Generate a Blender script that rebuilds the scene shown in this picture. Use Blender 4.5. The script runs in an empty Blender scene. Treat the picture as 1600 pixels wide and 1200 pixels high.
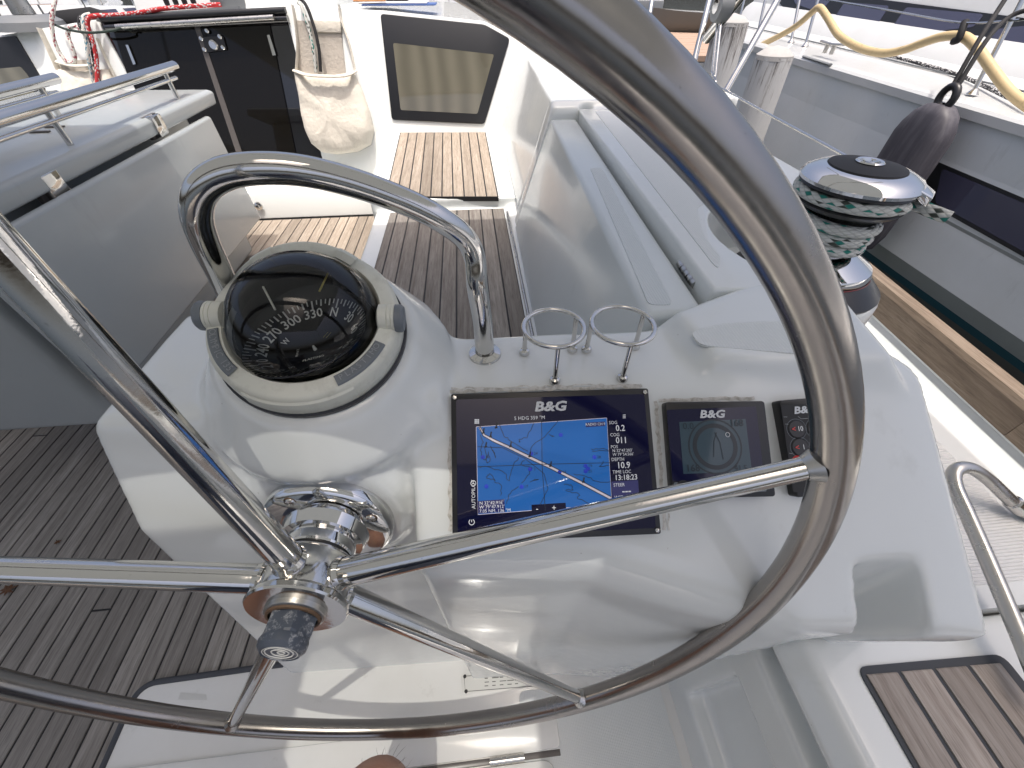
import bpy, bmesh, math, random
from mathutils import Vector as V, Matrix, noise
random.seed(7)
S = bpy.context.scene
COL = S.collection
rad = math.radians

# ------------------------------------------------------------------ camera
FPX, PITCH, YAW, CAMZ = 610.0, rad(46), rad(5.5), 1.3
CAM = V((0, 0, CAMZ))
F = V((math.sin(YAW)*math.cos(PITCH), math.cos(YAW)*math.cos(PITCH), -math.sin(PITCH)))
RT = V((math.cos(YAW), -math.sin(YAW), 0))
UP = RT.cross(F)
cd = bpy.data.cameras.new('camera'); co = bpy.data.objects.new('camera', cd); COL.objects.link(co)
cd.sensor_width = 36; cd.lens = 36*FPX/1600; cd.clip_start = .01; cd.clip_end = 2000
co.matrix_world = Matrix(((RT.x, UP.x, -F.x, 0), (RT.y, UP.y, -F.y, 0), (RT.z, UP.z, -F.z, CAMZ), (0, 0, 0, 1)))
S.camera = co
# ------------------------------------------------------------------ sky, sun, exposure
SUND = V((-.0626, .151, -1)).normalized()          # the way the light travels: high noon, from astern
w = bpy.data.worlds.new('World'); S.world = w; w.use_nodes = True
nt = w.node_tree; sky = nt.nodes.new('ShaderNodeTexSky'); sky.sky_type = 'NISHITA'; sky.sun_disc = False
sky.sun_elevation = math.asin(-SUND.z); sky.sun_rotation = math.atan2(-SUND.x, -SUND.y)
sky.air_density = .7; sky.dust_density = 8; sky.ozone_density = 0
nt.links.new(sky.outputs[0], nt.nodes['Background'].inputs[0]); nt.nodes['Background'].inputs[1].default_value = .15
ld = bpy.data.lights.new('sun', 'SUN'); lo = bpy.data.objects.new('sun', ld); COL.objects.link(lo)
ld.energy = 2.0; ld.angle = rad(.53); ld.color = (1, .96, .9); lo.location = (0, 0, 6)
lo.rotation_euler = SUND.to_track_quat('-Z', 'Y').to_euler()
S.view_settings.view_transform = 'Standard'; S.view_settings.look = 'None'
S.view_settings.gamma = 1; S.view_settings.use_curve_mapping = False
S.view_settings.exposure = .7
S.cycles.caustics_reflective = False; S.cycles.caustics_refractive = False

# ------------------------------------------------------------------ survey: photo bearing + a known plane -> a point of the place
def ray(u, v): return F + RT*((u-800)/FPX) - UP*((v-600)/FPX)
def PP(u, v, P, n):
    d = ray(u, v); n = V(n); return CAM + d*((V(P)-CAM).dot(n)/d.dot(n))
def PZ(u, v, z): return PP(u, v, (0, 0, z), (0, 0, 1))
def PY(u, v, y): return PP(u, v, (0, y, 0), (0, 1, 0))
def PX(u, v, x): return PP(u, v, (x, 0, 0), (1, 0, 0))
def PD(u, v, d): return CAM + ray(u, v)*d

# ------------------------------------------------------------------ materials
MATS = {}
def mat(name, col, rough=.5, metal=0, spec=.5, coat=0, emit=None, estr=0, alpha=None):
    m = bpy.data.materials.new(name); m.use_nodes = True; b = m.node_tree.nodes['Principled BSDF']
    b.inputs['Base Color'].default_value = (*col, 1); b.inputs['Roughness'].default_value = rough
    b.inputs['Metallic'].default_value = metal; b.inputs['Specular IOR Level'].default_value = spec
    b.inputs['Coat Weight'].default_value = coat; b.inputs['Coat Roughness'].default_value = .03
    if emit: b.inputs['Emission Color'].default_value = (*emit, 1); b.inputs['Emission Strength'].default_value = estr
    MATS[name] = m; return m
class N:
    def __init__(s, m): s.t = m.node_tree; s.b = s.t.nodes['Principled BSDF']
    def n(s, ty, **k):
        x = s.t.nodes.new('ShaderNode'+ty)
        for a, v in k.items(): setattr(x, a, v)
        return x
    def l(s, a, b): s.t.links.new(a, b)
    def pos(s, sc=(1, 1, 1), rnd=0):
        g = s.n('NewGeometry'); vm = s.n('VectorMath', operation='MULTIPLY'); s.l(g.outputs['Position'], vm.inputs[0]); vm.inputs[1].default_value = sc
        if not rnd: return vm.outputs[0]
        o = s.n('ObjectInfo'); mu = s.n('Math', operation='MULTIPLY'); s.l(o.outputs['Random'], mu.inputs[0]); mu.inputs[1].default_value = rnd
        ad = s.n('VectorMath', operation='ADD'); s.l(vm.outputs[0], ad.inputs[0]); s.l(mu.outputs[0], ad.inputs[1]); return ad.outputs[0]
    def noise(s, vec, scale, detail=4, rough=.6):
        x = s.n('TexNoise'); s.l(vec, x.inputs['Vector']); x.inputs['Scale'].default_value = scale; x.inputs['Detail'].default_value = detail; x.inputs['Roughness'].default_value = rough; return x.outputs['Fac']
    def ramp(s, fac, stops):
        r = s.n('ValToRGB'); s.l(fac, r.inputs[0]); e = r.color_ramp.elements
        while len(e) < len(stops): e.new(.5)
        for i, (p, c) in enumerate(stops): e[i].position = p; e[i].color = (*c, 1) if len(c) == 3 else c
        return r.outputs[0]
    def mix(s, fac, a, b, bt='MIX'):
        x = s.n('Mix', data_type='RGBA', blend_type=bt)
        if isinstance(fac, (int, float)): x.inputs[0].default_value = fac
        else: s.l(fac, x.inputs[0])
        for i, q in ((6, a), (7, b)):
            if isinstance(q, tuple): x.inputs[i].default_value = (*q, 1)
            else: s.l(q, x.inputs[i])
        return x.outputs[2]
    def mr(s, fac, a, b, c, d):
        x = s.n('MapRange'); s.l(fac, x.inputs[0])
        for i, q in enumerate((a, b, c, d)): x.inputs[i+1].default_value = q
        return x.outputs[0]
    def bump(s, h, st, dist):
        x = s.n('Bump'); s.l(h, x.inputs['Height']); x.inputs['Strength'].default_value = st; x.inputs['Distance'].default_value = dist; s.l(x.outputs[0], s.b.inputs['Normal'])

def gelcoat(name, col, rough=.1, dirt=.25, coat=.5):
    m = mat(name, col, rough, coat=coat); k = N(m)
    p = k.pos(); a = k.noise(p, 3.2, 5, .65); b = k.noise(p, 38, 3, .7); c = k.noise(k.pos((1, 1, .25)), 11, 4, .75)
    d = tuple(x*y for x, y in zip(col, (.84, .83, .79)))
    c1 = k.mix(k.mr(a, .35, .75, 0, dirt), col, d)
    c2 = k.mix(k.mr(c, .62, .8, 0, dirt*1.3), c1, tuple(x*.8 for x in d))
    sp = k.mr(k.noise(p, 170, 2, .5), .78, .82, 0, .55)
    c3 = k.mix(sp, c2, (.25, .22, .18)); k.l(c3, k.b.inputs['Base Color'])
    k.l(k.mr(b, .3, .8, rough*(.7 if rough < .15 else .92), rough*(1.8 if rough < .15 else 1.1)), k.b.inputs['Roughness'])
    k.bump(a, .05, .01); return m
gelcoat('gelcoat', (.73, .755, .75), .13, .25, .3)
gelcoat('gelcoat_grey', (.63, .67, .68), .2, .2, .15)
gelcoat('gelcoat_table_shaded', (.37, .395, .40), .2, .2, .15)  # darker than the backrest gelcoat: the table's shade is in the colour
gelcoat('gelcoat_old', (.74, .74, .72), .16, .5)
gelcoat('hull_grey', (.72, .75, .77), .16, .35)
gelcoat('boat_white', (.54, .555, .56), .25, .4)
def nonskid(name, col, scale, ribs=False):
    m = mat(name, col, .45); k = N(m)
    if ribs:
        x = k.n('TexWave', wave_type='BANDS', bands_direction='Y'); k.l(k.pos(), x.inputs['Vector']); x.inputs['Scale'].default_value = scale; h = x.outputs['Fac']; k.bump(h, .6, .002)
    else:
        v = k.n('TexVoronoi', feature='F1'); v.inputs['Randomness'].default_value = 0; v.inputs['Scale'].default_value = scale
        k.l(k.pos((1, 1.6, 0)), v.inputs['Vector']); h = k.mr(v.outputs['Distance'], .2, .42, 1, 0); k.bump(h, .45, .0012)
        k.l(k.mix(k.mr(h, 0, 1, .16, 0), col, tuple(c*.55 for c in col)), k.b.inputs['Base Color'])
    return m
nonskid('nonskid', (.725, .75, .745), 240); nonskid('nonskid_grey', (.63, .67, .68), 240); nonskid('nonskid_ribs', (.72, .73, .73), 60, True)

def teak(name, c0, c1, c2, along='Y'):
    m = mat(name, c0, .75, spec=.25); k = N(m)
    sc = {'Y': (1, .05, 1), 'X': (.05, 1, 1)}[along]
    g = k.noise(k.pos(sc, 9), 95, 6, .7); g2 = k.noise(k.pos(sc, 5), 380, 3, .6); big = k.noise(k.pos((1, .6, 1), 3), 7, 4, .6)
    col = k.ramp(g, [(.3, c0), (.52, c1), (.72, c2)])
    o = k.n('ObjectInfo'); tint = k.mr(o.outputs['Random'], 0, 1, .74, 1.16)
    mu = k.n('VectorMath', operation='SCALE'); k.l(col, mu.inputs[0]); k.l(tint, mu.inputs['Scale'])
    fine = k.mix(k.mr(g2, .52, .68, 0, .45), mu.outputs[0], tuple(x*.45 for x in c0))
    col2 = k.mix(k.mr(big, .45, .75, 0, .4), fine, tuple(x*.62 for x in c1)); k.l(col2, k.b.inputs['Base Color'])
    k.bump(g2, .35, .0015); return m
teak('teak', (.185, .168, .15), (.275, .255, .232), (.36, .34, .31))
teak('teak_sunlit', (.225, .185, .145), (.33, .28, .23), (.42, .37, .31))  # paler, warmer teak: sunlight on the forward planks put into the colour
teak('teak_bench', (.19, .165, .145), (.285, .26, .235), (.37, .345, .315))
teak('teak_seat', (.27, .225, .195), (.41, .36, .32), (.53, .48, .44))
teak('teak_rail', (.18, .135, .10), (.28, .215, .16), (.36, .29, .225))
mat('caulk', (.012, .012, .013), .6); mat('caulk_grey', (.06, .065, .075), .8)

def metal(name, col, rough, smear, bumpst=.04):
    m = mat(name, col, rough, 1); k = N(m); p = k.pos((1, 1, 1))
    a = k.noise(p, 22, 5, .7); b = k.noise(k.pos((1, 1, 1)), 260, 2, .6)
    k.l(k.mr(a, .35, .75, rough, rough+smear), k.b.inputs['Roughness'])
    d = k.mr(b, .70, .78, 0, .5); k.l(k.mix(d, col, tuple(c*.45 for c in col)), k.b.inputs['Base Color'])
    k.bump(a, bumpst, .004); return m
metal('steel', (.62, .61, .59), .05, .12)
metal('steel_brushed', (.35, .33, .312), .17, .14, .02)
metal('steel_dull', (.50, .49, .47), .22, .2)
metal('chrome', (.68, .68, .68), .03, .06, .0)
k = N(MATS['steel_brushed']); k.b.inputs['Anisotropic'].default_value = .5
mat('rust', (.10, .06, .035), .7)
mat('black_plastic', (.014, .014, .016), .35); mat('black_matt', (.02, .02, .022), .65)
mat('black_gloss', (.006, .006, .008), .05, coat=1)
mat('screen_black', (.003, .003, .012), .05, spec=.4, emit=(.006, .006, .05), estr=.15)  # faint blue emission stands in for the bimini reflected in the glass
mat('frame_black', (.012, .013, .016), .4)
mat('screen_blue', (.01, .03, .09), .05, spec=.4, emit=(.02, .15, .50), estr=.36)
mat('screen_side', (.01, .01, .05), .06, coat=1, emit=(.02, .02, .16), estr=.25)
mat('screen_grey', (.02, .032, .045), .06, spec=.4, emit=(.05, .09, .12), estr=.16)
mat('lcd_dark', (.012, .02, .03), .2)
mat('print_white', (.55, .56, .58), .4, emit=(.8, .82, .85), estr=.15)
mat('logo', (.62, .64, .66), .35); mat('print_ink', (.01, .012, .015), .4)
mat('screen_ink', (.01, .02, .04), .3); mat('screen_pink', (.5, .45, .5), .3, emit=(.5, .45, .5), estr=.3); mat('screen_mark', (.01, .03, .3), .3, emit=(.01, .03, .4), estr=.3)
mat('red', (.55, .03, .03), .4); mat('print_red', (.6, .05, .04), .4)
mat('ivory', (.71, .71, .625), .38); mat('grey_plastic', (.16, .18, .20), .45); mat('grey_print', (.30, .32, .33), .45)
mat('cap_blue', (.055, .065, .085), .38)
mat('card', (.006, .006, .007), .3); mat('card_print', (.74, .74, .70), .45); mat('card_yellow', (.42, .36, .10), .5)
mat('canvas', (.62, .585, .515), .9); mat('canvas_dark', (.47, .43, .38), .9)
for q in ('canvas', 'canvas_dark'):
    k = N(MATS[q]); c = tuple(k.b.inputs['Base Color'].default_value)[:3]
    k.l(k.mix(k.mr(k.noise(k.pos(), 9, 5, .65), .4, .7, 0, .45), c, tuple(x*.72 for x in c)), k.b.inputs['Base Color']); k.bump(k.noise(k.pos(), 45, 4, .6), .5, .01)
k = N(mat('ivory_worn', (.71, .71, .625), .4)); k.l(k.mix(k.mr(k.noise(k.pos(), 40, 5, .7), .5, .75, 0, .5), (.71, .71, .625), (.40, .385, .31)), k.b.inputs['Base Color'])
MATS['ivory'] = MATS['ivory_worn']
k = N(MATS['cap_blue']); k.l(k.mix(k.mr(k.noise(k.pos(), 90, 5, .75), .52, .68, 0, .75), (.05, .06, .08), (.42, .43, .45)), k.b.inputs['Base Color'])
mat('smoked', (.006, .005, .004), .04, spec=.3); mat('smoked_edge', (.10, .09, .085), .3); mat('companion_dark', (.006, .006, .007), .08)
mat('curtain', (.33, .30, .22), .9); mat('glass_tint', (.14, .13, .10), .04, coat=1)
k = N(MATS['glass_tint']); wv = k.n('TexWave', wave_type='BANDS', bands_direction='X'); k.l(k.pos(), wv.inputs['Vector']); wv.inputs['Scale'].default_value = 2.6; wv.inputs['Distortion'].default_value = 3; wv.inputs['Detail'].default_value = 2
k.l(k.mix(wv.outputs['Fac'], (.105, .098, .072), (.15, .14, .105)), k.b.inputs['Base Color'])
mat('neigh_glass', (.05, .05, .085), .05, coat=1); mat('teal', (.02, .09, .12), .3); mat('antifoul', (.12, .12, .11), .5)
mat('fender', (.055, .052, .065), .55); mat('hose', (.50, .38, .20), .5); mat('green_rope', (.02, .035, .03), .8); mat('black_rope', (.012, .012, .014), .8)
k = N(MATS['hose']); k.l(k.mix(k.mr(k.noise(k.pos(), 26, 5, .75), .55, .7, 0, .7), (.50, .385, .21), (.27, .19, .10)), k.b.inputs['Base Color'])
k = N(MATS['fender']); k.l(k.mix(k.mr(k.noise(k.pos((6, 6, .6)), 5, 4, .6), .45, .7, 0, .5), (.05, .047, .058), (.12, .115, .13)), k.b.inputs['Base Color'])
mat('skin', (.42, .22, .15), .5); k = N(MATS['skin']); k.b.inputs['Subsurface Weight'].default_value = .15; k.b.inputs['Subsurface Radius'].default_value = (.02, .008, .005)
k.l(k.mix(k.mr(k.noise(k.pos(), 60, 4, .6), .4, .7, 0, .5), (.44, .24, .165), (.34, .15, .10)), k.b.inputs['Base Color']); k.bump(k.noise(k.pos(), 220, 3, .6), .25, .002)
mat('hair', (.05, .03, .02), .6); mat('shorts', (.06, .07, .10), .9)
mat('paper', (.75, .75, .74), .7); mat('board_blue', (.05, .10, .28), .5); mat('pencil', (.5, .20, .05), .5)
mat('leaf_brown', (.10, .045, .02), .8); mat('sticker', (.60, .60, .57), .55); mat('dock_wood', (.34, .24, .18), .85); mat('bow_grey', (.15, .16, .17), .5)
mat('winch_black', (.012, .012, .014), .3); mat('winch_red', (.22, .03, .03), .4)
# weathered white paint on pilings
m = mat('piling_paint', (.6, .6, .58), .85); k = N(m); z = k.noise(k.pos((14, 14, 1.1)), 2.4, 6, .75)
g = k.n('NewGeometry'); sx = k.n('SeparateXYZ'); k.l(g.outputs['Position'], sx.inputs[0]); up = k.mr(sx.outputs['Z'], .45, .95, -.12, .09)
ad = k.n('Math', operation='ADD'); k.l(z, ad.inputs[0]); k.l(up, ad.inputs[1])
k.l(k.ramp(ad.outputs[0], [(.52, (.56, .56, .55)), (.60, (.36, .345, .33)), (.68, (.11, .10, .095))]), k.b.inputs['Base Color']); k.bump(z, .6, .01)
# water
m = mat('water', (.012, .016, .012), .06, spec=.5); k = N(m); k.bump(k.noise(k.pos((1, 1, 1)), 2.6, 4, .55), .25, .08)
# braided rope: uv runs round and along the line
def rope(name, base, flecks, n=9):
    m = mat(name, base, .85); k = N(m); uv = k.n('UVMap')
    sc = k.n('VectorMath', operation='MULTIPLY'); k.l(uv.outputs[0], sc.inputs[0]); sc.inputs[1].default_value = (n, n*.55, 1)
    se = k.n('SeparateXYZ'); k.l(sc.outputs[0], se.inputs[0])
    def op(o, a, b=None):
        x = k.n('Math', operation=o); k.l(a, x.inputs[0])
        if b is not None:
            if isinstance(b, float): x.inputs[1].default_value = b
            else: k.l(b, x.inputs[1])
        return x.outputs[0]
    p, q = op('ADD', se.outputs[0], se.outputs[1]), op('SUBTRACT', se.outputs[0], se.outputs[1])
    cm = k.n('CombineXYZ'); k.l(op('FLOOR', p), cm.inputs[0]); k.l(op('FLOOR', q), cm.inputs[1])
    wn = k.n('TexWhiteNoise'); k.l(cm.outputs[0], wn.inputs['Vector'])
    stops = [(0, base)]; t = .78
    for c in flecks: stops.append((t, c)); t += .11
    r = k.n('ValToRGB'); r.color_ramp.interpolation = 'CONSTANT'; k.l(wn.outputs['Value'], r.inputs[0]); e = r.color_ramp.elements
    while len(e) < len(stops): e.new(.9)
    for i, (s_, c) in enumerate(stops): e[i].position = s_; e[i].color = (*c, 1)
    fp, fq = op('FRACT', p), op('FRACT', q)
    h = op('MULTIPLY', op('SINE', op('MULTIPLY', fp, math.pi)), op('SINE', op('MULTIPLY', fq, math.pi)))
    k.l(k.mix(k.mr(h, 0, .4, .4, 0), r.outputs[0], tuple(c*.35 for c in base)), k.b.inputs['Base Color'])
    k.bump(h, .7, .002); return m
rope('rope_green', (.60, .61, .58), [(.02, .21, .17), (.05, .06, .05)], 7)
rope('rope_white', (.62, .61, .57), [(.28, .03, .06)], 8); rope('rope_blue', (.62, .61, .57), [(.05, .20, .28)], 8)
rope('rope_red', (.48, .03, .035), [(.6, .55, .55)], 9); rope('rope_dark', (.03, .03, .035), [(.6, .6, .6)], 9)
def canvas_blue():
    m = mat('bimini_blue', (.08, .088, .095), .85); t = m.node_tree; b = t.nodes['Principled BSDF']
    tr = t.nodes.new('ShaderNodeBsdfTranslucent'); tr.inputs[0].default_value = (.39, .42, .42, 1)
    mx = t.nodes.new('ShaderNodeMixShader'); mx.inputs[0].default_value = .32
    t.links.new(b.outputs[0], mx.inputs[1]); t.links.new(tr.outputs[0], mx.inputs[2]); t.links.new(mx.outputs[0], t.nodes['Material Output'].inputs[0])
canvas_blue()
def clear(name, tint, ior=1.45, rough=.02):
    m = mat(name, tint, rough); t = m.node_tree; t.nodes.remove(t.nodes['Principled BSDF'])
    a = t.nodes.new('ShaderNodeBsdfTransparent'); a.inputs[0].default_value = (*tint, 1); g = t.nodes.new('ShaderNodeBsdfGlossy'); g.inputs['Roughness'].default_value = rough
    f = t.nodes.new('ShaderNodeFresnel'); f.inputs[0].default_value = ior; mx = t.nodes.new('ShaderNodeMixShader')
    t.links.new(f.outputs[0], mx.inputs[0]); t.links.new(a.outputs[0], mx.inputs[1]); t.links.new(g.outputs[0], mx.inputs[2]); t.links.new(mx.outputs[0], t.nodes['Material Output'].inputs[0])
clear('dome_glass', (.86, .88, .88), 1.5, .015); clear('vinyl', (.42, .42, .41), 1.4, .05)

# ------------------------------------------------------------------ builders
WL = {}
def link(o, c, parent):
    COL.objects.link(o); WL[o] = V(c)
    if parent: o.parent = parent; o.location = V(c)-WL[parent]
    else: o.location = c
    return o
def tag(o, label=None, cat=None, group=None, kind=None):
    if label: o['label'] = label
    if cat: o['category'] = cat
    if group: o['group'] = group
    if kind: o['kind'] = kind
    return o
def thing(name, loc, label, cat, group=None):
    o = bpy.data.objects.new(name, None); o.empty_display_size = .05
    return tag(link(o, V(loc), None), label, cat, group)
def mesh(name, vs, fs, m, parent=None, smooth=True, uvs=None, angle=None):
    vs = [V(v) for v in vs]; lo = V([min(v[i] for v in vs) for i in range(3)]); hi = V([max(v[i] for v in vs) for i in range(3)])
    c = V(((lo.x+hi.x)/2, (lo.y+hi.y)/2, lo.z))
    me = bpy.data.meshes.new(name); me.from_pydata([v-c for v in vs], [], fs)
    if uvs:
        ul = me.uv_layers.new(name='UVMap')
        for p in me.polygons:
            for li, q in zip(p.loop_indices, uvs[p.index]): ul.data[li].uv = q
    me.materials.append(MATS[m])
    if smooth:
        me.polygons.foreach_set('use_smooth', [True]*len(me.polygons))
        if angle is not None: me.set_sharp_from_angle(angle=rad(angle))
    me.update(); return link(bpy.data.objects.new(name, me), c, parent)
def from_bm(name, bm, m, parent=None, smooth=True, angle=35):
    bm.verts.index_update(); vs = [v.co.copy() for v in bm.verts]; fs = [[v.index for v in f.verts] for f in bm.faces]; bm.free()
    return mesh(name, vs, fs, m, parent, smooth, None, angle)
def hull_bm(pts, bm=None):
    bm = bm or bmesh.new(); vs = [bm.verts.new(p) for p in pts]
    r = bmesh.ops.convex_hull(bm, input=vs); 
    junk = [g for g in r['geom_interior'] if isinstance(g, bmesh.types.BMVert)]
    if junk: bmesh.ops.delete(bm, geom=junk, context='VERTS')
    return bm
def bevel(bm, w, seg=2, ang=25):
    bmesh.ops.dissolve_limit(bm, angle_limit=rad(1), verts=bm.verts, edges=bm.edges)
    es = [e for e in bm.edges if len(e.link_faces) == 2 and e.calc_face_angle(0) > rad(ang)]
    bmesh.ops.bevel(bm, geom=es, offset=w, segments=seg, affect='EDGES', profile=.5, clamp_overlap=True)
def hull(name, pts, m, parent=None, bev=0, seg=2):
    bm = hull_bm(pts)
    if bev: bevel(bm, bev, seg)
    return from_bm(name, bm, m, parent)
def boxpts(x0, x1, y0, y1, z0, z1): return [V((x, y, z)) for x in (x0, x1) for y in (y0, y1) for z in (z0, z1)]
def box(name, b, m, parent=None, bev=.004, seg=2): return hull(name, boxpts(*b), m, parent, bev, seg)
def spline(pts, n=8, closed=False):
    pts = [V(p) for p in pts]; out = []; L = len(pts); R = range(L if closed else L-1)
    for i in R:
        g = lambda j: pts[j % L] if closed else pts[max(0, min(L-1, j))]
        a, b, c, d = g(i-1), g(i), g(i+1), g(i+2)
        for s in range(n):
            t = s/n; out.append(.5*((2*b)+(c-a)*t+(2*a-5*b+4*c-d)*t*t+(3*b-a-3*c+d)*t**3))
    if not closed: out.append(pts[-1])
    return out
def tube_data(pts, r, seg=16, closed=False, cap=True, flat=1.0):
    L = len(pts); vs, fs, uvs = [], [], []; nrm = None; dist = 0; ds = []
    rr = r if isinstance(r, (list, tuple)) else [r]*L
    for i, p in enumerate(pts):
        a = pts[(i-1) % L] if (closed or i > 0) else p; b = pts[(i+1) % L] if (closed or i < L-1) else p
        t = (b-a).normalized()
        if nrm is None: nrm = (V((0, 0, 1)) if abs(t.z) < .9 else V((1, 0, 0))).cross(t).normalized()
        nrm = (nrm-t*nrm.dot(t)).normalized(); bi = t.cross(nrm)
        if i: dist += (p-pts[i-1]).length
        ds.append(dist/(2*math.pi*max(rr[i], 1e-4)))
        for s in range(seg):
            q = 2*math.pi*s/seg; vs.append(p+nrm*(rr[i]*math.cos(q))+bi*(rr[i]*flat*math.sin(q)))
    for i in range(L if closed else L-1):
        j = (i+1) % L
        for s in range(seg):
            s2 = (s+1) % seg; fs.append((i*seg+s, i*seg+s2, j*seg+s2, j*seg+s)); v0, v1 = ds[i], ds[j] if j else ds[i]+.1
            uvs.append(((s/seg, v0), ((s+1)/seg, v0), ((s+1)/seg, v1), (s/seg, v1)))
    if cap and not closed:
        fs.append(tuple(range(seg-1, -1, -1))); uvs.append([(0, 0)]*seg); fs.append(tuple(range((L-1)*seg, L*seg))); uvs.append([(0, 0)]*seg)
    return vs, fs, uvs
def tube(name, pts, r, m, parent=None, seg=16, n=8, closed=False, smooth=True, raw=False, flat=1.0):
    p = [V(q) for q in pts] if (raw or len(pts) < 3) else spline(pts, n, closed)
    if len(p) == 2: p = [p[0], p[0].lerp(p[1], .5), p[1]]
    vs, fs, uv = tube_data(p, r, seg, closed, True, flat); return mesh(name, vs, fs, m, parent, True, uv, 50)
def frame(axis, ref=None):
    a = V(axis).normalized(); e = (V(ref) if ref else (V((1, 0, 0)) if abs(a.x) < .9 else V((0, 1, 0)))); e = (e-a*e.dot(a)).normalized(); return e, a.cross(e), a
def lathe(name, prof, c, axis, m, parent=None, seg=40, ang=(0, 360), ref=None, angle=35):
    e, g, a = frame(axis, ref); c = V(c); vs, fs = [], []; full = abs(ang[1]-ang[0]) >= 360; ns = seg if full else seg+1
    for k in range(ns):
        t = rad(ang[0]+(ang[1]-ang[0])*k/seg)
        for r, h in prof: vs.append(c+(e*math.cos(t)+g*math.sin(t))*r+a*h)
    P = len(prof)
    for k in range(seg):
        k2 = (k+1) % ns
        for i in range(P-1): fs.append((k*P+i, k2*P+i, k2*P+i+1, k*P+i+1))
    bm = bmesh.new(); bv = [bm.verts.new(v) for v in vs]
    for f in fs:
        try: bm.faces.new([bv[i] for i in f])
        except ValueError: pass
    bmesh.ops.remove_doubles(bm, verts=bm.verts, dist=1e-5); bmesh.ops.recalc_face_normals(bm, faces=bm.faces)
    return from_bm(name, bm, m, parent, True, angle)
def poly(name, pts, thick, nrm, m, parent=None, bev=0):          # flat outline with a real thickness (towards -nrm)
    n = V(nrm).normalized(); bm = bmesh.new(); pts = [V(p) for p in pts]
    f = bm.faces.new([bm.verts.new(p) for p in pts]); f.normal_update()
    if f.normal.dot(n) < 0: bmesh.ops.reverse_faces(bm, faces=[f])
    r = bmesh.ops.extrude_face_region(bm, geom=[f]); 
    for v in [g for g in r['geom'] if isinstance(g, bmesh.types.BMVert)]: v.co -= n*thick
    bmesh.ops.recalc_face_normals(bm, faces=bm.faces)
    if bev: bevel(bm, bev, 2)
    return from_bm(name, bm, m, parent, True, 25)
def round_poly(pts, r, n=5):
    pts = [V(p) for p in pts]; out = []; L = len(pts)
    for i, p in enumerate(pts):
        a = (pts[i-1]-p); b = (pts[(i+1) % L]-p); d = min(r, a.length*.45, b.length*.45); A = p+a.normalized()*d; B = p+b.normalized()*d
        for k in range(n+1):
            t = k/n; out.append(A*(1-t)**2+p*2*t*(1-t)+B*t*t)
    return out
FONT = {}
def text(name, s, O, ex, ey, size, m, parent, align='CENTER', shear=0, bold=0, sx=1, th=.0006):
    key = (s, align, shear, bold)
    if key not in FONT:
        c = bpy.data.curves.new('t', 'FONT'); c.body = s; c.size = 1; c.align_x = align; c.align_y = 'CENTER'; c.shear = shear; c.offset = bold; c.resolution_u = 2
        o = bpy.data.objects.new('t', c); me = bpy.data.meshes.new_from_object(o); FONT[key] = ([v.co.copy() for v in me.vertices], [tuple(p.vertices) for p in me.polygons]); bpy.data.objects.remove(o); bpy.data.meshes.remove(me)
    vs, fs = FONT[key]; ex = V(ex).normalized(); ey = V(ey).normalized(); n = ex.cross(ey)
    return mesh(name, [V(O)+ex*(v.x*size*sx)+ey*(v.y*size)+n*th for v in vs], fs, m, parent, False)
def ribbon_data(pts, w, n, lift):
    vs, fs = [], []; n = V(n).normalized()
    for i, p in enumerate(pts):
        a = pts[max(0, i-1)]; b = pts[min(len(pts)-1, i+1)]; t = (b-a).normalized(); s = n.cross(t)*w/2
        vs += [p+s+n*lift, p-s+n*lift]
        if i: fs.append((2*i-2, 2*i-1, 2*i+1, 2*i))
    return vs, fs
def ribbons(name, lines, w, n, m, parent, lift=.0004):
    vs, fs = [], []
    for l in lines:
        a, b = ribbon_data([V(p) for p in l], w, n, lift); o = len(vs); vs += a; fs += [tuple(i+o for i in f) for f in b]
    return mesh(name, vs, fs, m, parent, False)
def remesh(name, hulls, m, parent=None, voxel=.007, it=10, fac=.5):
    bm = bmesh.new()
    for h in hulls: hull_bm(h, bm)
    bmesh.ops.recalc_face_normals(bm, faces=bm.faces)
    me = bpy.data.meshes.new('tmp'); bm.to_mesh(me); bm.free(); o = bpy.data.objects.new('tmp', me); COL.objects.link(o)
    r = o.modifiers.new('r', 'REMESH'); r.mode = 'VOXEL'; r.voxel_size = voxel
    s = o.modifiers.new('s', 'SMOOTH'); s.factor = fac; s.iterations = it
    dg = bpy.context.evaluated_depsgraph_get(); ev = o.evaluated_get(dg); mm = bpy.data.meshes.new_from_object(ev, depsgraph=dg)
    vs = [v.co.copy() for v in mm.vertices]; fs = [tuple(p.vertices) for p in mm.polygons]
    bpy.data.objects.remove(o); bpy.data.meshes.remove(mm)
    return mesh(name, vs, fs, m, parent)
def disc(c, axis, r, n=28):
    e, g, a = frame(axis); return [V(c)+e*(r*math.cos(2*math.pi*i/n))+g*(r*math.sin(2*math.pi*i/n)) for i in range(n)]
def plank(parent, x0, x1, y0, y1, z, m, th=.008, b=.0012):        # one laid teak strip, edges eased
    top = [(x0+b, y0+b), (x1-b, y0+b), (x1-b, y1-b), (x0+b, y1-b)]; bot = [(x0, y0), (x1, y0), (x1, y1), (x0, y1)]
    dz = random.uniform(-.0004, .0004)
    vs = [V((x, y, z+dz)) for x, y in top]+[V((x, y, z-b)) for x, y in bot]+[V((x, y, z-th)) for x, y in bot]
    fs = [(0, 1, 2, 3)]+[(i, i+4, (i+1) % 4+4, (i+1) % 4) for i in range(4)]+[(i+4, i+8, (i+1) % 4+8, (i+1) % 4+4) for i in range(4)]
    return mesh('plank', vs, [tuple(reversed(f)) if k else f for k, f in enumerate(fs)], m, parent, False)
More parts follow.
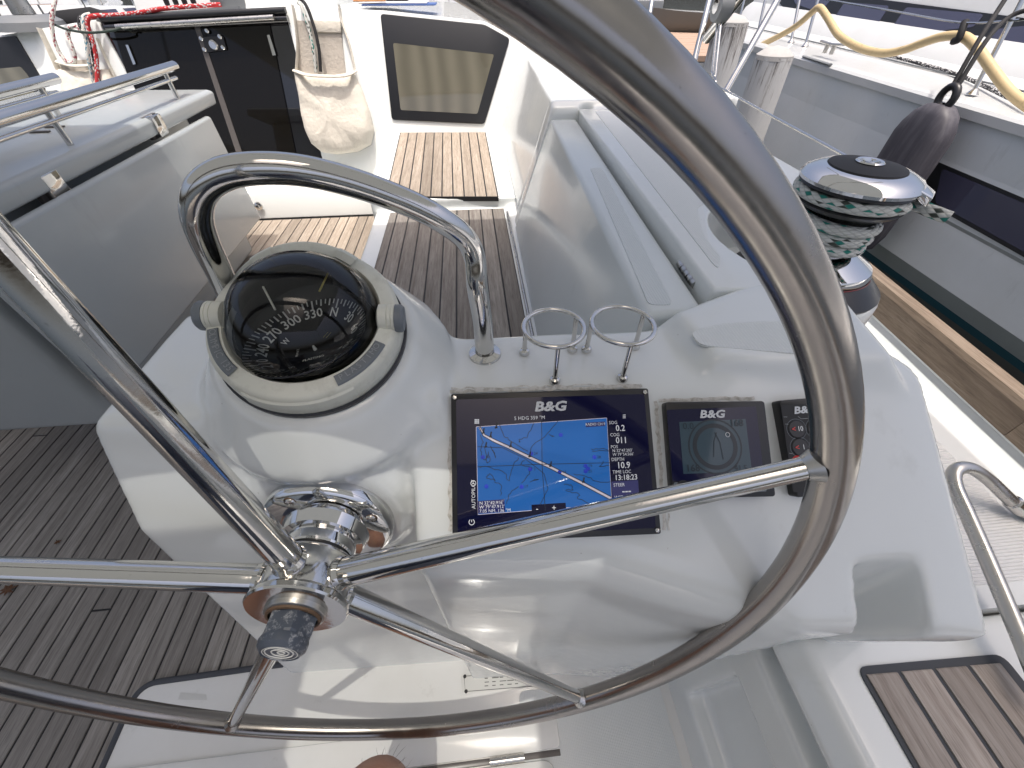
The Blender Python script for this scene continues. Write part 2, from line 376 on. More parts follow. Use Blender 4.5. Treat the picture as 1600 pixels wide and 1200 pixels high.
def plank4(parent, q, z, m, th=.008):
    c = sum((V((x, y, 0)) for x, y in q), V())/4; b = .0012
    top = [V((x, y, z))+((c-V((x, y, 0))).normalized()*b*1.4) for x, y in q]
    vs = top+[V((x, y, z-b)) for x, y in q]+[V((x, y, z-th)) for x, y in q]
    fs = [(0, 1, 2, 3)]+[((i+1) % 4, (i+1) % 4+4, i+4, i) for i in range(4)]+[((i+1) % 4+4, (i+1) % 4+8, i+8, i+4) for i in range(4)]
    return mesh('plank', vs, fs, m, parent, False)
def hinge(parent, c, d, L, r=.006, m='steel_dull', up=V((0, 0, 1))):
    d = V(d).normalized(); h = tube('hinge', [V(c)-d*L/2, V(c)+d*L/2], r, m, parent, 12, raw=True)
    for i in range(4):
        p = V(c)+d*(L*(-.5+(i+1)/5)); lathe('knuckle', [(r+.0009, -.003), (r+.0009, .003)], p, d, m, h, 12)
    return h

# ================================================================== LARGE STRUCTURE
# water right round the boats
wz = -.62
tag(mesh('water', [(-400, -400, wz), (400, -400, wz), (400, 400, wz), (-400, 400, wz)], [(0, 1, 2, 3)], 'water', None, False), kind='structure')

# helm sole: teak strips on a black-caulked bed
PT = .0545
sole = tag(box('cockpit_floor', (-2.75, .45, -1.9, 1.26, -.06, -.003), 'caulk', None, .002), kind='structure')
x = -.615
joints = {9: [(-1.35, .0)], }
jp = PZ(157, 953, 0); jq = PZ(53, 681, 0)
for i in range(39):
    x1 = x-PT+.0055; ys = [-1.88, 1.255]
    for j in (jp, jq):
        if x1 < j.x < x: ys.insert(1, j.y)
    if i % 7 == 5: ys.insert(1, -1.0)
    for a, b in zip(ys[:-1], ys[1:]): plank(sole, x1, x, a+.003, b-.003, 0, 'teak')
    x -= PT
# (the strips to the right of the first one end at the white floor panel)
for i in range(8):
    x0 = -.615+.0055+i*PT-.0055+.0055
    plank(sole, x0, x0+PT-.0055, .262, 1.255, 0, 'teak')

# raised cockpit floor forward of the helms
fs_ = tag(box('raised_cockpit_floor', (-2.9, -.40, 1.262, 2.70, -.06, .217), 'caulk', None, .002), kind='structure')
box('riser', (-2.75, -.45, 1.255, 1.262, .002, .212), 'gelcoat_grey', fs_, .001)
xx = -.455; PF = .0605
for i in range(20):
    plank(fs_, xx-PF+.0055, xx, 1.27, 2.655, .22, 'teak_sunlit'); xx -= PF

# ------------------------------------------------------------------ helm console moulding
A2 = rad(-2)
def L(x, y, z): return V((x*math.cos(A2)-y*math.sin(A2), x*math.sin(A2)+y*math.cos(A2), z))
P0 = V((.262, .243, .911))
DX = L(1, 0, 0); DY = L(0, math.cos(rad(35)), math.sin(rad(35))); DN = DX.cross(DY)
def dashz(y): return .911+(y-.252)*math.tan(rad(35))
WC = V((-.2045, .1393, .8584)); WN = V((.0638, .9858, -.1552)).normalized()
CB = V((-.18, .352, 1.035)); CA = V((.087, -.351, .932)).normalized()
def prof(x, pts): return [L(x, y, z) for y, z in pts]
top = .957; yt = .252+(top-.911)/math.tan(rad(35))
H_ = []
yb, yc = .152, .080
def dash_prof(x, y, inset, low):      # slope, rounded lower lip, face below
    return prof(x, [(.43, top), (yt, top), (y+.022, dashz(y+.022)), (y+.006, dashz(y+.022)-.022), (y, dashz(y+.022)-.055), (y+inset*.5, .45), (y+inset, low), (.43, low)])
H_.append(dash_prof(-.10, yb+.012, .0, -.05)+dash_prof(.12, yb, .012, -.05))
H_.append(dash_prof(.10, yb+.002, .012, -.05)+dash_prof(.345, yc, .06, -.05))
def ledge(x, y): return prof(x, [(.43, top), (yt, top), (y+.010, dashz(y+.010)), (y, dashz(y)-.012), (y+.004, dashz(y)-.045), (.118, .66), (.122, .48), (.43, .48)])
H_.append(ledge(.33, yc+.004)+ledge(.405, yc))
H_.append(prof(.40, [(.43, top), (yt, top), (.142, dashz(.142)), (.150, .48), (.43, .48)])+prof(.485, [(.43, top), (yt, top), (.142, dashz(.142)), (.150, .48), (.43, .48)]))
H_.append(ledge(.482, yc-.008)+[L(*p) for p in ((.50, .43, top), (.548, yt, top-.012), (.535, yt+.02, top), (.556, yc-.012, dashz(yc)-.012), (.556, yc-.010, dashz(yc)-.050), (.556, .118, .66), (.556, .122, .48), (.52, .43, .48))])
H_.append([L(*p) for p in ((.10, .168, -.05), (.10, .168, .6), (.36, .135, .6), (.36, .135, -.05), (.36, .43, -.05), (.36, .43, .6), (.1, .43, .6), (.1, .43, -.05), (.55, .13, .6), (.55, .43, .6), (.55, .13, -.05), (.55, .43, -.05))])
# left wing
H_.append([L(*p) for p in ((-.435, .285, .972), (-.435, .488, .972), (-.06, .43, .972), (-.06, .30, .972), (-.432, .222, .842), (-.06, .232, .842), (-.60, .205, -.05), (-.06, .205, -.05), (-.435, .49, .80), (-.06, .45, .80), (-.56, .50, -.05), (-.06, .46, -.05))])
# compass boss
H_.append(disc(CB-CA*.004, CA, .104)+disc(V((-.188, .375, .965)), V((0, -.2, 1)), .150)+disc(V((-.19, .39, .90)), V((0, -.4, 1)), .140))
# axle boss
fl = WC+WN*.096
H_.append(disc(fl, WN, .088)+disc(fl+WN*.05, WN, .128)+disc(fl+WN*.1+V((0, 0, .03)), WN, .135))
H_.append(disc(CB-CA*.05+V((0, .0, -.03)), CA, .118)+disc(fl+WN*.075+V((0, 0, .02)), WN, .105)+disc(V((-.19, .38, .8)), WN, .13))
# raised shoulder beside the winch, running forward as the outer coaming
sz = .985
H_.append([L(*p) for p in ((.272, .338, sz-.003), (.258, .435, sz-.003), (.485, .325, sz-.003), (.515, .50, sz-.003), (.40, .50, sz-.003), (.238, .322, .94), (.222, .435, .94), (.515, .295, .94), (.24, .43, .8), (.53, .31, .8), (.54, .5, .8), (.40, .5, .8))])
hc = thing('helm_console', (-.05, .3, 0), 'white moulded helm console with sloping instrument dash behind the steering wheel', 'helm console')
hm = remesh('moulding', H_, 'gelcoat', hc, .0056, 16)
for v in hm.data.vertices:                               # well under the compass bowl
    q = v.co+WL[hm]-CB; h = q.dot(CA); rr = (q-CA*h).length
    if h > -.045 and rr < .082: v.co -= CA*(.045*min(1, (.082-rr)/.006))
# anti-slip sheet on the shoulder
ns = [PZ(u, v, sz-.0026) for u, v in ((1078, 519), (1094, 539), (1240, 552), (1318, 556), (1308, 535), (1286, 512), (1250, 503), (1200, 502), (1130, 505))]
poly('anti_slip_patch', round_poly(ns, .012), .003, (0, 0, 1), 'nonskid', hc)
# sealant smears round the instruments
def on_dash(u, v, lift=0): return PP(u, v, P0+DN*lift, DN)
sm = []
def smear(path, w):
    out = []
    for a, b in zip(path[:-1], path[1:]):
        A, B = on_dash(*a), on_dash(*b); n = max(2, int((B-A).length/.006))
        for i in range(n): out.append(A.lerp(B, i/n)+DX*random.uniform(-.0015, .0015)+DY*random.uniform(-.0015, .0015))
    return out
mat('sealant', (.52, .51, .47), .7)
k = N(MATS['sealant']); k.l(k.mix(k.mr(k.noise(k.pos(), 120, 4, .7), .45, .65, 0, .8), (.62, .61, .58), (.33, .31, .27)), k.b.inputs['Base Color'])
for q_ in ([(702, 612), (1012, 603)], [(703, 616), (704, 840)], [(1024, 628), (1040, 838)], [(1030, 626), (1188, 622)]): ribbons('sealant', [smear(q_, 0)], .0042, DN, 'sealant', hc, .0006)
for q_ in ([(704, 608), (1008, 600)], [(1045, 800), (1043, 836)], [(1028, 660), (1034, 760)]): ribbons('sealant', [smear(q_, 0)], .002, DN, 'sealant', hc, .0007)

# white floor panel under the helm, its hatch, hinges and plate
fp = thing('floor_panel', (-.25, -.3, 0), 'white moulded floor panel with hinged hatch under the steering wheel', 'floor panel')
c1, c2 = PZ(215, 1072, .006), PZ(412, 1057, .006)
pts = round_poly([V((c1.x, c1.y+.003, .006)), V((-.60, c1.y+.012, .006)), V((.43, .20, .006)), V((.43, -1.6, .006)), V((c1.x+.03, -1.6, .006))], .03)
poly('panel', pts, .05, (0, 0, 1), 'gelcoat_old', fp)
edge = [V((c1.x+.03, -1.6, .004)), V((c1.x+.003, c1.y-.05, .004))]+[V((c1.x+.003, c1.y-.05, .004))*(1-t)**2+V((c1.x, c1.y+.003, .004))*2*t*(1-t)+V((c1.x+.05, c1.y+.0045, .004))*t*t for t in (.15, .3, .45, .6, .75, .9)]+[V((c1.x+.05, c1.y+.0045, .004)), V((-.60, c1.y+.012, .004))]
tube('caulk_seam', edge, .008, 'caulk_grey', fp, 8, raw=True)
poly('anti_slip_patch', round_poly([V((.03, .13, .0085)), V((.40, .11, .0085)), V((.40, -.6, .0085)), V((.03, -.6, .0085))], .02), .002, (0, 0, 1), 'nonskid', fp)
hx0, hx1 = PZ(160, 1150, .01).x+.05, PZ(862, 1160, .01).x
poly('hatch_lid', round_poly([V((hx0, -.005, .016)), V((hx1, -.005, .016)), V((hx1, -.62, .016)), V((hx0, -.62, .016))], .03), .012, (0, 0, 1), 'gelcoat_old', fp, .004)
poly('hatch_frame', round_poly([V((hx0-.02, .075, .012)), V((hx1+.02, .075, .012)), V((hx1+.02, .012, .012)), V((hx0-.02, .012, .012))], .012), .008, (0, 0, 1), 'gelcoat_old', fp, .003)
box('gasket', (hx0-.018, hx1+.018, -.002, .010, .004, .0095), 'smoked_edge', fp, .001)
for u, v in ((437, 1196), (792, 1182)):
    c = PZ(u, v, .017); hinge(fp, (c.x, .003, .018), (1, 0, 0), .082, .0065)
def fl_pt(u, v): return PZ(u, v, .0085)
q = [fl_pt(*p) for p in ((720, 1056), (846, 1047), (846, 1072), (722, 1082))]
pb = poly('rating_plate', q, .001, (0, 0, 1), 'sticker', fp)
ex = (q[1]-q[0]).normalized(); ey = V((0, 0, 1)).cross(ex)
ribbons('border', [[q[0].lerp(q[2], .04), q[1].lerp(q[3], .04), q[2].lerp(q[0], .04), q[3].lerp(q[1], .04), q[0].lerp(q[2], .04)]], .0012, (0, 0, 1), 'print_ink', pb, .0005)
mid = sum(q, V())/4
for s in (-1, 0, 1):
    ribbons('print_line', [[mid+ex*(-.045+.02*t)+ey*(s*.008), mid+ex*(-.045+.02*t+random.uniform(.006, .018))+ey*(s*.008)] for t in range(5)], .0016, (0, 0, 1), 'print_ink', pb, .0006)
for p in q: lathe('screw', [(0, .0025), (.0035, .0022), (.0045, 0)], p.lerp(mid, .1), (0, 0, 1), 'black_matt', pb, 10)
stk = [PZ(u, v, .0066) for u, v in ((282, 1082), (322, 1085), (323, 1094), (278, 1093))]
poly('worn_sticker', stk, .0004, (0, 0, 1), 'sticker', fp)

# ------------------------------------------------------------------ starboard helm seat and locker
hs = thing('locker_bench', (.7, -.4, 0), 'white helm locker bench with four teak strips at bottom right', 'seat')
remesh('seat_moulding', [[V(p) for p in ((.455, .092, .60), (.858, .092, .60), (.445, -.9, .60), (.858, -.9, .60), (.418, .10, .555), (.858, .10, .555), (.41, -.9, .555), (.858, -.9, .555))],
    boxpts(.47, .858, -.9, .07, -.02, .58), boxpts(.425, .858, .075, .14, -.02, .50), boxpts(.425, .48, -.9, .10, -.02, .12), boxpts(.425, .47, -.9, .10, .40, .50)], 'gelcoat', hs, .007, 7)
tq = [PZ(u, v, .602) for u, v in ((1336, 1038), (1560, 1018))]
tx0, ty1 = tq[0].x, .5*(tq[0].y+tq[1].y)
tx1 = PZ(1562, 1022, .602).x
poly('caulking', round_poly([V((tx0, ty1, .6025)), V((tx1+.004, ty1-.006, .6025)), V((tx1-.012, -.85, .6025)), V((tx0-.012, -.85, .6025))], .016), .02, (0, 0, 1), 'caulk_grey', hs)
n = 4; pw = (tx1-tx0-.012)/n
for i in range(n):
    a = tx0+.007+i*pw; plank4(hs, [(a-.012, -.845), (a-.012+pw-.007, -.845), (a+pw-.007, ty1-.0115-.0015*i), (a, ty1-.010-.0015*i)], .6045, 'teak_seat')

# ------------------------------------------------------------------ cockpit bench, two teak panels
bn = thing('cockpit_bench', (-.12, 1.7, 0), 'starboard cockpit bench with grey teak seat and lighter raised forward end', 'bench')
remesh('bench_moulding', [boxpts(-.455, .22, .43, 1.9, 0, .548), [V(p) for p in ((-.475, 1.905, .598), (.26, 1.875, .598), (.26, 3.1, .598), (-.50, 3.1, .598), (-.475, 1.905, 0), (.26, 1.875, 0), (.26, 3.1, 0), (-.50, 3.1, 0))],
    [V(p) for p in ((.135, .43, .56), (.16, .43, .53), (.3, .43, .53), (.3, .43, .60), (.155, 1.9, .56), (.16, 1.9, .53), (.3, 1.9, .53), (.3, 1.9, .60))]], 'gelcoat', bn, .0075, 5)
box('caulking', (-.385, .140, .44, 1.868, .545, .5525), 'caulk', bn, .001)
PB = .0545; x = .137
for i in range(10):
    a = max(x-PB+.0052, -.383)
    if x-a > .01: plank(bn, a, x, .445, 1.864-.002*i*0, .5545, 'teak_bench')
    x -= PB
# guide rail let into the seat back edge
tube('track', [(.147, .46, .562), (.152, 1.80, .562)], .005, 'steel_dull', bn, 8, raw=True)
poly('caulking', [V(p) for p in ((-.403, 1.922, .6035), (.118, 1.872, .6035), (.113, 2.975, .6035), (-.447, 3.02, .6035))], .02, (0, 0, 1), 'caulk', bn)
for i in range(10):
    s0, s1 = (i+.06)/10, (i+.94)/10
    A = lambda s: (-.400+(.115+.400)*s, 1.925+(1.876-1.925)*s); B = lambda s: (-.444+(.110+.444)*s, 3.016+(2.972-3.016)*s)
    plank4(bn, [A(s0), A(s1), B(s1), B(s0)], .6055, 'teak_sunlit')

# ------------------------------------------------------------------ coaming: folding backrest, outer deck, forward block
bk = thing('folding_backrest', (.28, 1.0, .56), 'pale grey hinged cockpit backrest beside the grey teak bench', 'backrest')
bm = hull_bm([V(p) for p in ((.245, .45, .958), (.335, .45, .958), (.292, 1.615, .958), (.385, 1.605, .958), (.150, .45, .575), (.30, .45, .575), (.165, 1.6, .575), (.32, 1.6, .575))])
bevel(bm, .012, 4); from_bm('panel', bm, 'gelcoat_grey', bk)
poly('anti_slip_patch', round_poly([PZ(u, v, .9590) for u, v in ((922, 262), (1014, 476), (1052, 476), (941, 262))], .012), .0015, (0, 0, 1), 'nonskid_grey', bk)
for u, v in ((907, 187), (1069, 428)):
    c = PZ(u, v, .955); hinge(bk, (c.x+.006, c.y, .955), V((.385-.335, 1.155, 0)), .07, .007)
cm = thing('coaming', (.55, 1.4, .5), 'white coaming deck outboard of the folding backrest, winch pocket at its aft end', 'coaming')
WX = V((.67, .665, .868))
def arc(c, r, a0, a1, n): return [V((c[0]+r*math.cos(rad(a0+(a1-a0)*i/n)), c[1]+r*math.sin(rad(a0+(a1-a0)*i/n)))) for i in range(n+1)]
# outer coaming in plan, pocket cut round the winch
plan = [V((.346, .474)), V((.396, 1.64)), V((.80, 1.64)), V((.79, .93))]+[V((p.x, p.y)) for p in arc((.635, .625), .205, 65, 232, 20)]+[V((.50, .455))]
bm = bmesh.new(); f = bm.faces.new([bm.verts.new((p.x, p.y, sz-.004)) for p in plan]); f.normal_update()
if f.normal.z < 0: bmesh.ops.reverse_faces(bm, faces=[f])
r = bmesh.ops.extrude_face_region(bm, geom=[f])
for g in r['geom']:
    if isinstance(g, bmesh.types.BMVert): g.co.z = .55
bmesh.ops.recalc_face_normals(bm, faces=bm.faces); bevel(bm, .009, 4, 40); from_bm('moulding', bm, 'gelcoat', cm)
poly('anti_slip_patch', round_poly([V((.378, .54, sz-.0028)), V((.445, 1.60, sz-.0028)), V((.74, 1.60, sz-.0028)), V((.72, .88, sz-.0028)), V((.54, .835, sz-.0028)), V((.445, .76, sz-.0028)), V((.405, .64, sz-.0028)), V((.400, .56, sz-.0028)), V((.380, .53, sz-.0028))], .02), .002, (0, 0, 1), 'nonskid', cm)
poly('pocket_floor', [V((p.x, p.y, WX.z-.012)) for p in arc((.635, .625), .214, 70, 262, 30)], .2, (0, 0, 1), 'gelcoat', cm)
lathe('winch_pad', [(.0, 0), (.136, 0), (.140, -.006), (.142, -.03), (.142, -.3), (0, -.3)], WX, (0, 0, 1), 'gelcoat', cm, 44)
fw = thing('forward_coaming', (.5, 2.4, .5), 'sunlit white forward end of the coaming below the cabin window', 'coaming')
remesh('moulding', [[V(p) for p in ((.305, 1.66, 1.0), (.355, 3.2, 1.03), (1.0, 1.66, 1.0), (1.0, 3.2, 1.03), (.19, 1.75, .6), (.21, 3.2, .6), (1.0, 1.66, .5), (1.0, 3.2, .5), (.27, 1.66, .58))],
     [V(p) for p in ((.30, 1.63, .99), (.40, 1.63, .99), (.41, 1.70, .99), (.30, 1.70, .99), (.17, 1.615, .56), (.40, 1.615, .56), (.40, 1.7, .56), (.17, 1.7, .56))],
     boxpts(.45, .82, 1.62, 1.7, .5, .982)], 'gelcoat', fw, .009, 6)

# ------------------------------------------------------------------ side deck, bulwark, teak toe rail
sd = bmesh.new()
hull_bm([V(p) for p in ((.86, -2.2, .56), (1.02, -2.2, .56), (.86, 3.4, .72), (1.22, 3.4, .72), (.86, -2.2, .2), (1.0, -2.2, .2), (.86, 3.4, .2), (1.15, 3.4, .2))], sd)
hull_bm([V(p) for p in ((.54, .098, .56+.16*2.298/5.6), (.8605, .098, .56+.16*2.298/5.6), (.54, 3.4, .72), (.8605, 3.4, .72), (.54, .098, .2), (.8605, .098, .2), (.54, 3.4, .2), (.8605, 3.4, .2))], sd)
sd = tag(from_bm('side_deck', sd, 'gelcoat'), kind='structure')
dz = lambda y: .56+(y+2.2)*.16/5.6
poly('anti_slip_patch', [V((.88, -1.8, dz(-1.8)+.0025)), V((.90, -1.8, dz(-1.8)+.0025)), V((.925, .55, dz(.55)+.0025)), V((.58, .55, dz(.55)+.0025)), V((.58, .13, dz(.13)+.0025)), V((.88, .13, dz(.13)+.0025))], .002, (0, 0, 1), 'nonskid_ribs', sd)
rail = [(.96, -2.2), (1.005, -.6), (1.02, .2), (1.037, .64), (1.07, 1.2), (1.13, 2.2), (1.2, 3.4)]
yk = thing('hull_topsides', (1.05, .5, -.6), 'white topsides of the yacht below the teak toe rail', 'hull')
vs, fc = [], []
for x_, y_ in rail:
    z_ = dz(y_)
    for dx, z2 in ((-.10, z_), (-.03, z_+.012), (-.004, z_+.03), (-.004, z_+.036), (.045, z_+.036), (.05, z_-.1), (.0, -.3), (-.25, -.7)): vs.append(V((x_+dx, y_, z2)))
for i in range(len(rail)-1):
    for j in range(7): fc.append((i*8+j, i*8+8+j, i*8+9+j, i*8+1+j))
mesh('side', vs, fc, 'gelcoat', yk, True, None, 40)
tr = thing('toe_rail', (1.03, .4, .6), 'varnished teak toe rail along the starboard deck edge', 'toe rail')
RP = spline([V((x_, y_, dz(y_)+.036)) for x_, y_ in rail], 6)
def rail_piece(name, P):
    vs, fc = [], []; sec = [(-.006, 0), (-.010, .06), (-.004, .072), (.026, .074), (.034, .066), (.036, 0)]
    for i, p in enumerate(P):
        for dx, h in sec: vs.append(p+V((dx, 0, h)))
    n = len(sec)
    for i in range(len(P)-1):
        for j in range(n): fc.append((i*n+j, i*n+(j+1) % n, (i+1)*n+(j+1) % n, (i+1)*n+j))
    fc += [tuple(range(n)), tuple(range((len(P)-1)*n, len(P)*n))]
    bm = bmesh.new(); bv = [bm.verts.new(v) for v in vs]; [bm.faces.new([bv[i] for i in f]) for f in fc]; bmesh.ops.recalc_face_normals(bm, faces=bm.faces)
    return from_bm(name, bm, 'teak_rail', tr, True, 30)
rail_piece('rail_plank', RP[:15]); rail_piece('rail_plank', [RP[14]+V((0, .001, 0))]+RP[15:])

# ------------------------------------------------------------------ cabin bulkhead, windows, companionway
BA = rad(-5); RK = math.tan(rad(13))
BN = V((math.sin(BA)*1, -math.cos(BA), RK)).normalized(); BP = V((-.44, 3.02, .6))
def on_bulk(u, v, lift=0): return PP(u, v, BP+BN*lift, BN)
def slab(name, px, m, parent, lift, th, rnd=0, bev=0):
    pts = [on_bulk(u, v, lift) for u, v in px]
    return poly(name, round_poly(pts, rnd) if rnd else pts, th, BN, m, parent, bev)
bh = thing('cabin_bulkhead', (-.3, 3.1, .3), 'white cabin bulkhead right of the companionway, with the large window', 'bulkhead')
slab('wall', [(444, 10), (540, 14), (600, 16), (757, 33), (812, 62), (880, 110), (800, 205), (790, 330), (380, 338), (380, 322), (507, 262)], 'gelcoat', bh, 0, .12, .02, .012)
wf = slab('window', [(594, 21), (757, 38), (797, 60), (757, 194), (612, 187)], 'frame_black', bh, .009, .012, .02, .003)
slab('pane', [(614, 67), (772, 85), (746, 178), (626, 172)], 'glass_tint', wf, .0105, .002, .012)
px_ = V((.0, 0, 0))
# threshold below the companionway doors
th = thing('companionway_threshold', (-1.2, 2.68, .2), 'white companionway threshold with a steel drain plug at the floor', 'threshold')
tz = PY(470, 298, 2.72).z
hull('moulding', [V(p) for p in ((-2.2, 2.67, .22), (-.47, 2.67, .22), (-.47, 2.72, tz), (-2.2, 2.72, tz), (-2.2, 3.3, .22), (-.47, 3.3, .22), (-.47, 3.3, tz), (-2.2, 3.3, tz))], 'gelcoat', th, .012, 3)
c = PY(404, 322, 2.68); lathe('drain_plug', [(0, .022), (.010, .020), (.012, .014), (.016, .012), (.024, .008), (.026, 0)], c, (0, -1, .1), 'steel', th, 20)
cw = thing('companionway_door', (-1.45, 3.0, .4), 'closed smoked dark companionway doors with a round lock', 'door')
slab('door_frame', [(148, 30), (452, 10), (512, 270), (500, 330), (215, 330)], 'black_gloss', cw, -.012, .05)
dl = slab('door_panel', [(176, 44), (307, 38), (398, 310), (262, 320)], 'smoked', cw, -.004, .012)
dr = slab('door_panel', [(308, 38), (420, 33), (474, 300), (400, 309)], 'smoked', cw, -.003, .012)
slab('edge_strip', [(303, 40), (311, 40), (402, 309), (393, 311)], 'smoked_edge', cw, .001, .004)
for px in ([(196, 70), (200, 70), (212, 100), (208, 101)], [(417, 55), (421, 54), (431, 86), (426, 87)]): slab('hinge', px, 'steel', cw, .006, .006)
lk = slab('lock', [(316, 58), (348, 56), (354, 78), (322, 82)], 'black_plastic', cw, .008, .01, .01)
for u, v in ((314, 60), (343, 57), (319, 77), (348, 74), (323, 48)):
    lathe('screw', [(0, .004), (.010, .003), (.012, 0)], on_bulk(u, v, .010), BN, 'steel', lk, 14)
lathe('barrel', [(0, .010), (.010, .011), (.022, .010), (.026, .004), (.027, 0)], on_bulk(334, 70, .010), BN, 'steel', lk, 24)
# sliding hatch rail across the top
hr = thing('hatch_slide', (-1.5, 3.2, 1.1), 'black and grey sliding hatch rail above the companionway doors', 'hatch')
a, b = on_bulk(160, 36, .03), on_bulk(447, 22, .03)
for dzv, mm, rr in ((0, 'black_gloss', .018), (.035, 'frame_black', .016)):
    tube('rail', [a+V((0, .01, dzv-.02)), b+V((0, .01, dzv-.02))], rr, mm, hr, 10, raw=True)
a, b = on_bulk(182, 42, .045), on_bulk(428, 27, .045); tube('grab_bar', [a, b], .013, 'steel_dull', hr, 12, raw=True)
slab('cover', [(150, 33), (152, 26), (372, 9), (374, 15)], 'bow_grey', hr, .02, .1)

# port side bulkhead with window
pbk = thing('port_bulkhead', (-2.2, 3.1, .3), 'white cabin bulkhead left of the companionway', 'bulkhead')
slab('wall', [(-160, 70), (0, 55), (135, 32), (152, 30), (222, 160), (260, 320), (-160, 330)], 'gelcoat', pbk, 0, .1, 0, .006)
wf = slab('window', [(-120, 66), (0, 58), (24, 56), (62, 120), (90, 200), (-120, 200)], 'frame_black', pbk, .008, .01, .01)
slab('pane', [(-100, 112), (0, 107), (32, 104), (44, 118), (70, 190), (-100, 200)], 'glass_tint', wf, .0095, .002, .01)

# coachroof top forward of the bulkhead
cr = thing('coachroof', (-.9, 4.2, 1.1), 'white cabin roof just above the companionway and window', 'cabin roof')
rp = [on_bulk(u, v, 0) for u, v in ((150, 31), (444, 11), (600, 17), (757, 34), (812, 62))]
vs = []
for p in rp: vs.append(p+V((0, .02, 0)))
for p in rp: vs.append(V((p.x, p.y+2.2, p.z+.0)))
for p in rp: vs.append(V((p.x, p.y+2.3, .5)))
fc = []
for i in range(4):
    fc.append((i, i+1, i+6, i+5)); fc.append((i+5, i+6, i+11, i+10))
mesh('roof', vs, fc, 'gelcoat', cr, False)
hull('garage', [V(p) for p in ((-1.9, 3.35, 1.13), (-.75, 3.35, 1.13), (-1.85, 5.2, 1.12), (-.8, 5.2, 1.12), (-1.88, 3.37, 1.27), (-.77, 3.37, 1.27), (-1.83, 5.2, 1.26), (-.82, 5.2, 1.26))], 'gelcoat', cr, .02, 3)

# ================================================================== OBJECTS
# ------------------------------------------------------------------ steering wheel
wa = WN.cross(V((0, 0, 1))).normalized(); wb = wa.cross(WN).normalized()
wh = thing('steering_wheel', WC, 'large five-spoked stainless steel steering wheel filling the foreground', 'steering wheel')
R_ = .4995
rim = tube('rim', [WC+(wa*math.cos(2*math.pi*i/160)+wb*math.sin(2*math.pi*i/160))*R_ for i in range(160)], .0150, 'steel_brushed', wh, 28, closed=True, raw=True)
hub = WC+WN*.018
for i in range(5):
    t = rad(22.5+72.3*i); d = wa*math.cos(t)+wb*math.sin(t)
    a = hub+d*.038+WN*.0; b = WC+d*(R_-.010); n = 24; ps, rs = [], []
    for j in range(n+1):
        s = j/n; ps.append(a.lerp(b, s)); rs.append(.0148-.0062*s)
    vs, fs2, uv = tube_data(ps, rs, 22); sp = mesh('spoke', vs, fs2, 'steel', wh, True, uv, 50)
    lathe('weld', [(.0088, -.008), (.0105, -.004), (.0130, .002)], b-d*.004, d, 'steel_dull', sp, 18)
    lathe('weld', [(.0160, .0), (.0170, .003), (.0150, .008)], a+d*.004, d, 'steel', sp, 22)
lathe('hub', [(0, -.011), (.0485, -.011), (.0500, -.009), (.0490, -.004), (.0445, .0), (.0440, .036), (.042, .040), (0, .040)], WC, WN, 'steel', wh, 48)
lathe('bearing', [(.0, .040), (.036, .041), (.036, .046), (0, .046)], WC, WN, 'black_plastic', wh, 40)
lathe('axle_sleeve', [(.0, .0455), (.0375, .046), (.039, .048), (.039, .058), (.0365, .0595), (.0375, .061), (.045, .063), (.047, .069), (.050, .078)], WC, WN, 'chrome', wh, 48)
fg = lathe('flange', [(.030, .073), (.05, .076), (.068, .078), (.0735, .081), (.0755, .085), (.075, .098), (.03, .10)], WC, WN, 'chrome', wh, 60)
for i in range(4):
    t = rad(22+90*i); c = WC+(wa*math.cos(t)+wb*math.sin(t))*.0615+WN*.0772
    lathe('screw', [(0, -.0005), (.0032, -.0012), (.0048, -.0016), (.0062, 0), (.0068, .002)], c, WN, 'steel', fg, 16)
    lathe('rust_ring', [(.0066, -.0004), (.0076, .001)], c, WN, 'rust', fg, 16)
lathe('washer', [(0, -.0165), (.0275, -.0165), (.029, -.0155), (.0295, -.011)], WC, WN, 'steel_dull', wh, 32)
lathe('washer', [(.0265, -.0162), (.0262, -.0185), (.0235, -.0188)], WC, WN, 'rust', wh, 32)
# eight-sided plastic cap with rounded nose
e, g, a = frame(WN); ring = [(.0205, -.0165, 0), (.0225, -.0185, 0), (.0225, -.034, 0), (.0215, -.036, 1), (.0225, -.039, 1), (.0220, -.044, 1), (.0180, -.0485, 1), (.0165, -.0475, 1), (0, -.0472, 1)]
vs, fs2 = [], []; NS = 24
for r0, h, rd in ring:
    for s in range(NS):
        t = 2*math.pi*s/NS; k8 = t % (math.pi/3)-math.pi/6; rr = r0 if rd else r0*math.cos(math.pi/6)/math.cos(k8)*1.06
        vs.append(WC+(e*math.cos(t)+g*math.sin(t))*rr+a*h)
for i in range(len(ring)-1):
    for s in range(NS): fs2.append((i*NS+s, i*NS+(s+1) % NS, (i+1)*NS+(s+1) % NS, (i+1)*NS+s))
cap = mesh('nut_cap', vs, fs2, 'cap_blue', wh, True, None, 28)
cap_n = -WN; cu = V((0, 0, 1)); cu = (cu-cap_n*cu.dot(cap_n)).normalized(); cx = cu.cross(cap_n)
lathe('ring_mark', [(.0150, 0), (.0160, 0)], WC-WN*.0480, -WN, 'sticker', cap, 30)
for j, r in enumerate((.0135, .0085, .004)): lathe('emboss', [(r-.0016, 0), (r-.0008, .0006), (r, 0)], WC-WN*.0474+cx*(.001*(j-1)), -WN, 'sticker', cap, 14)

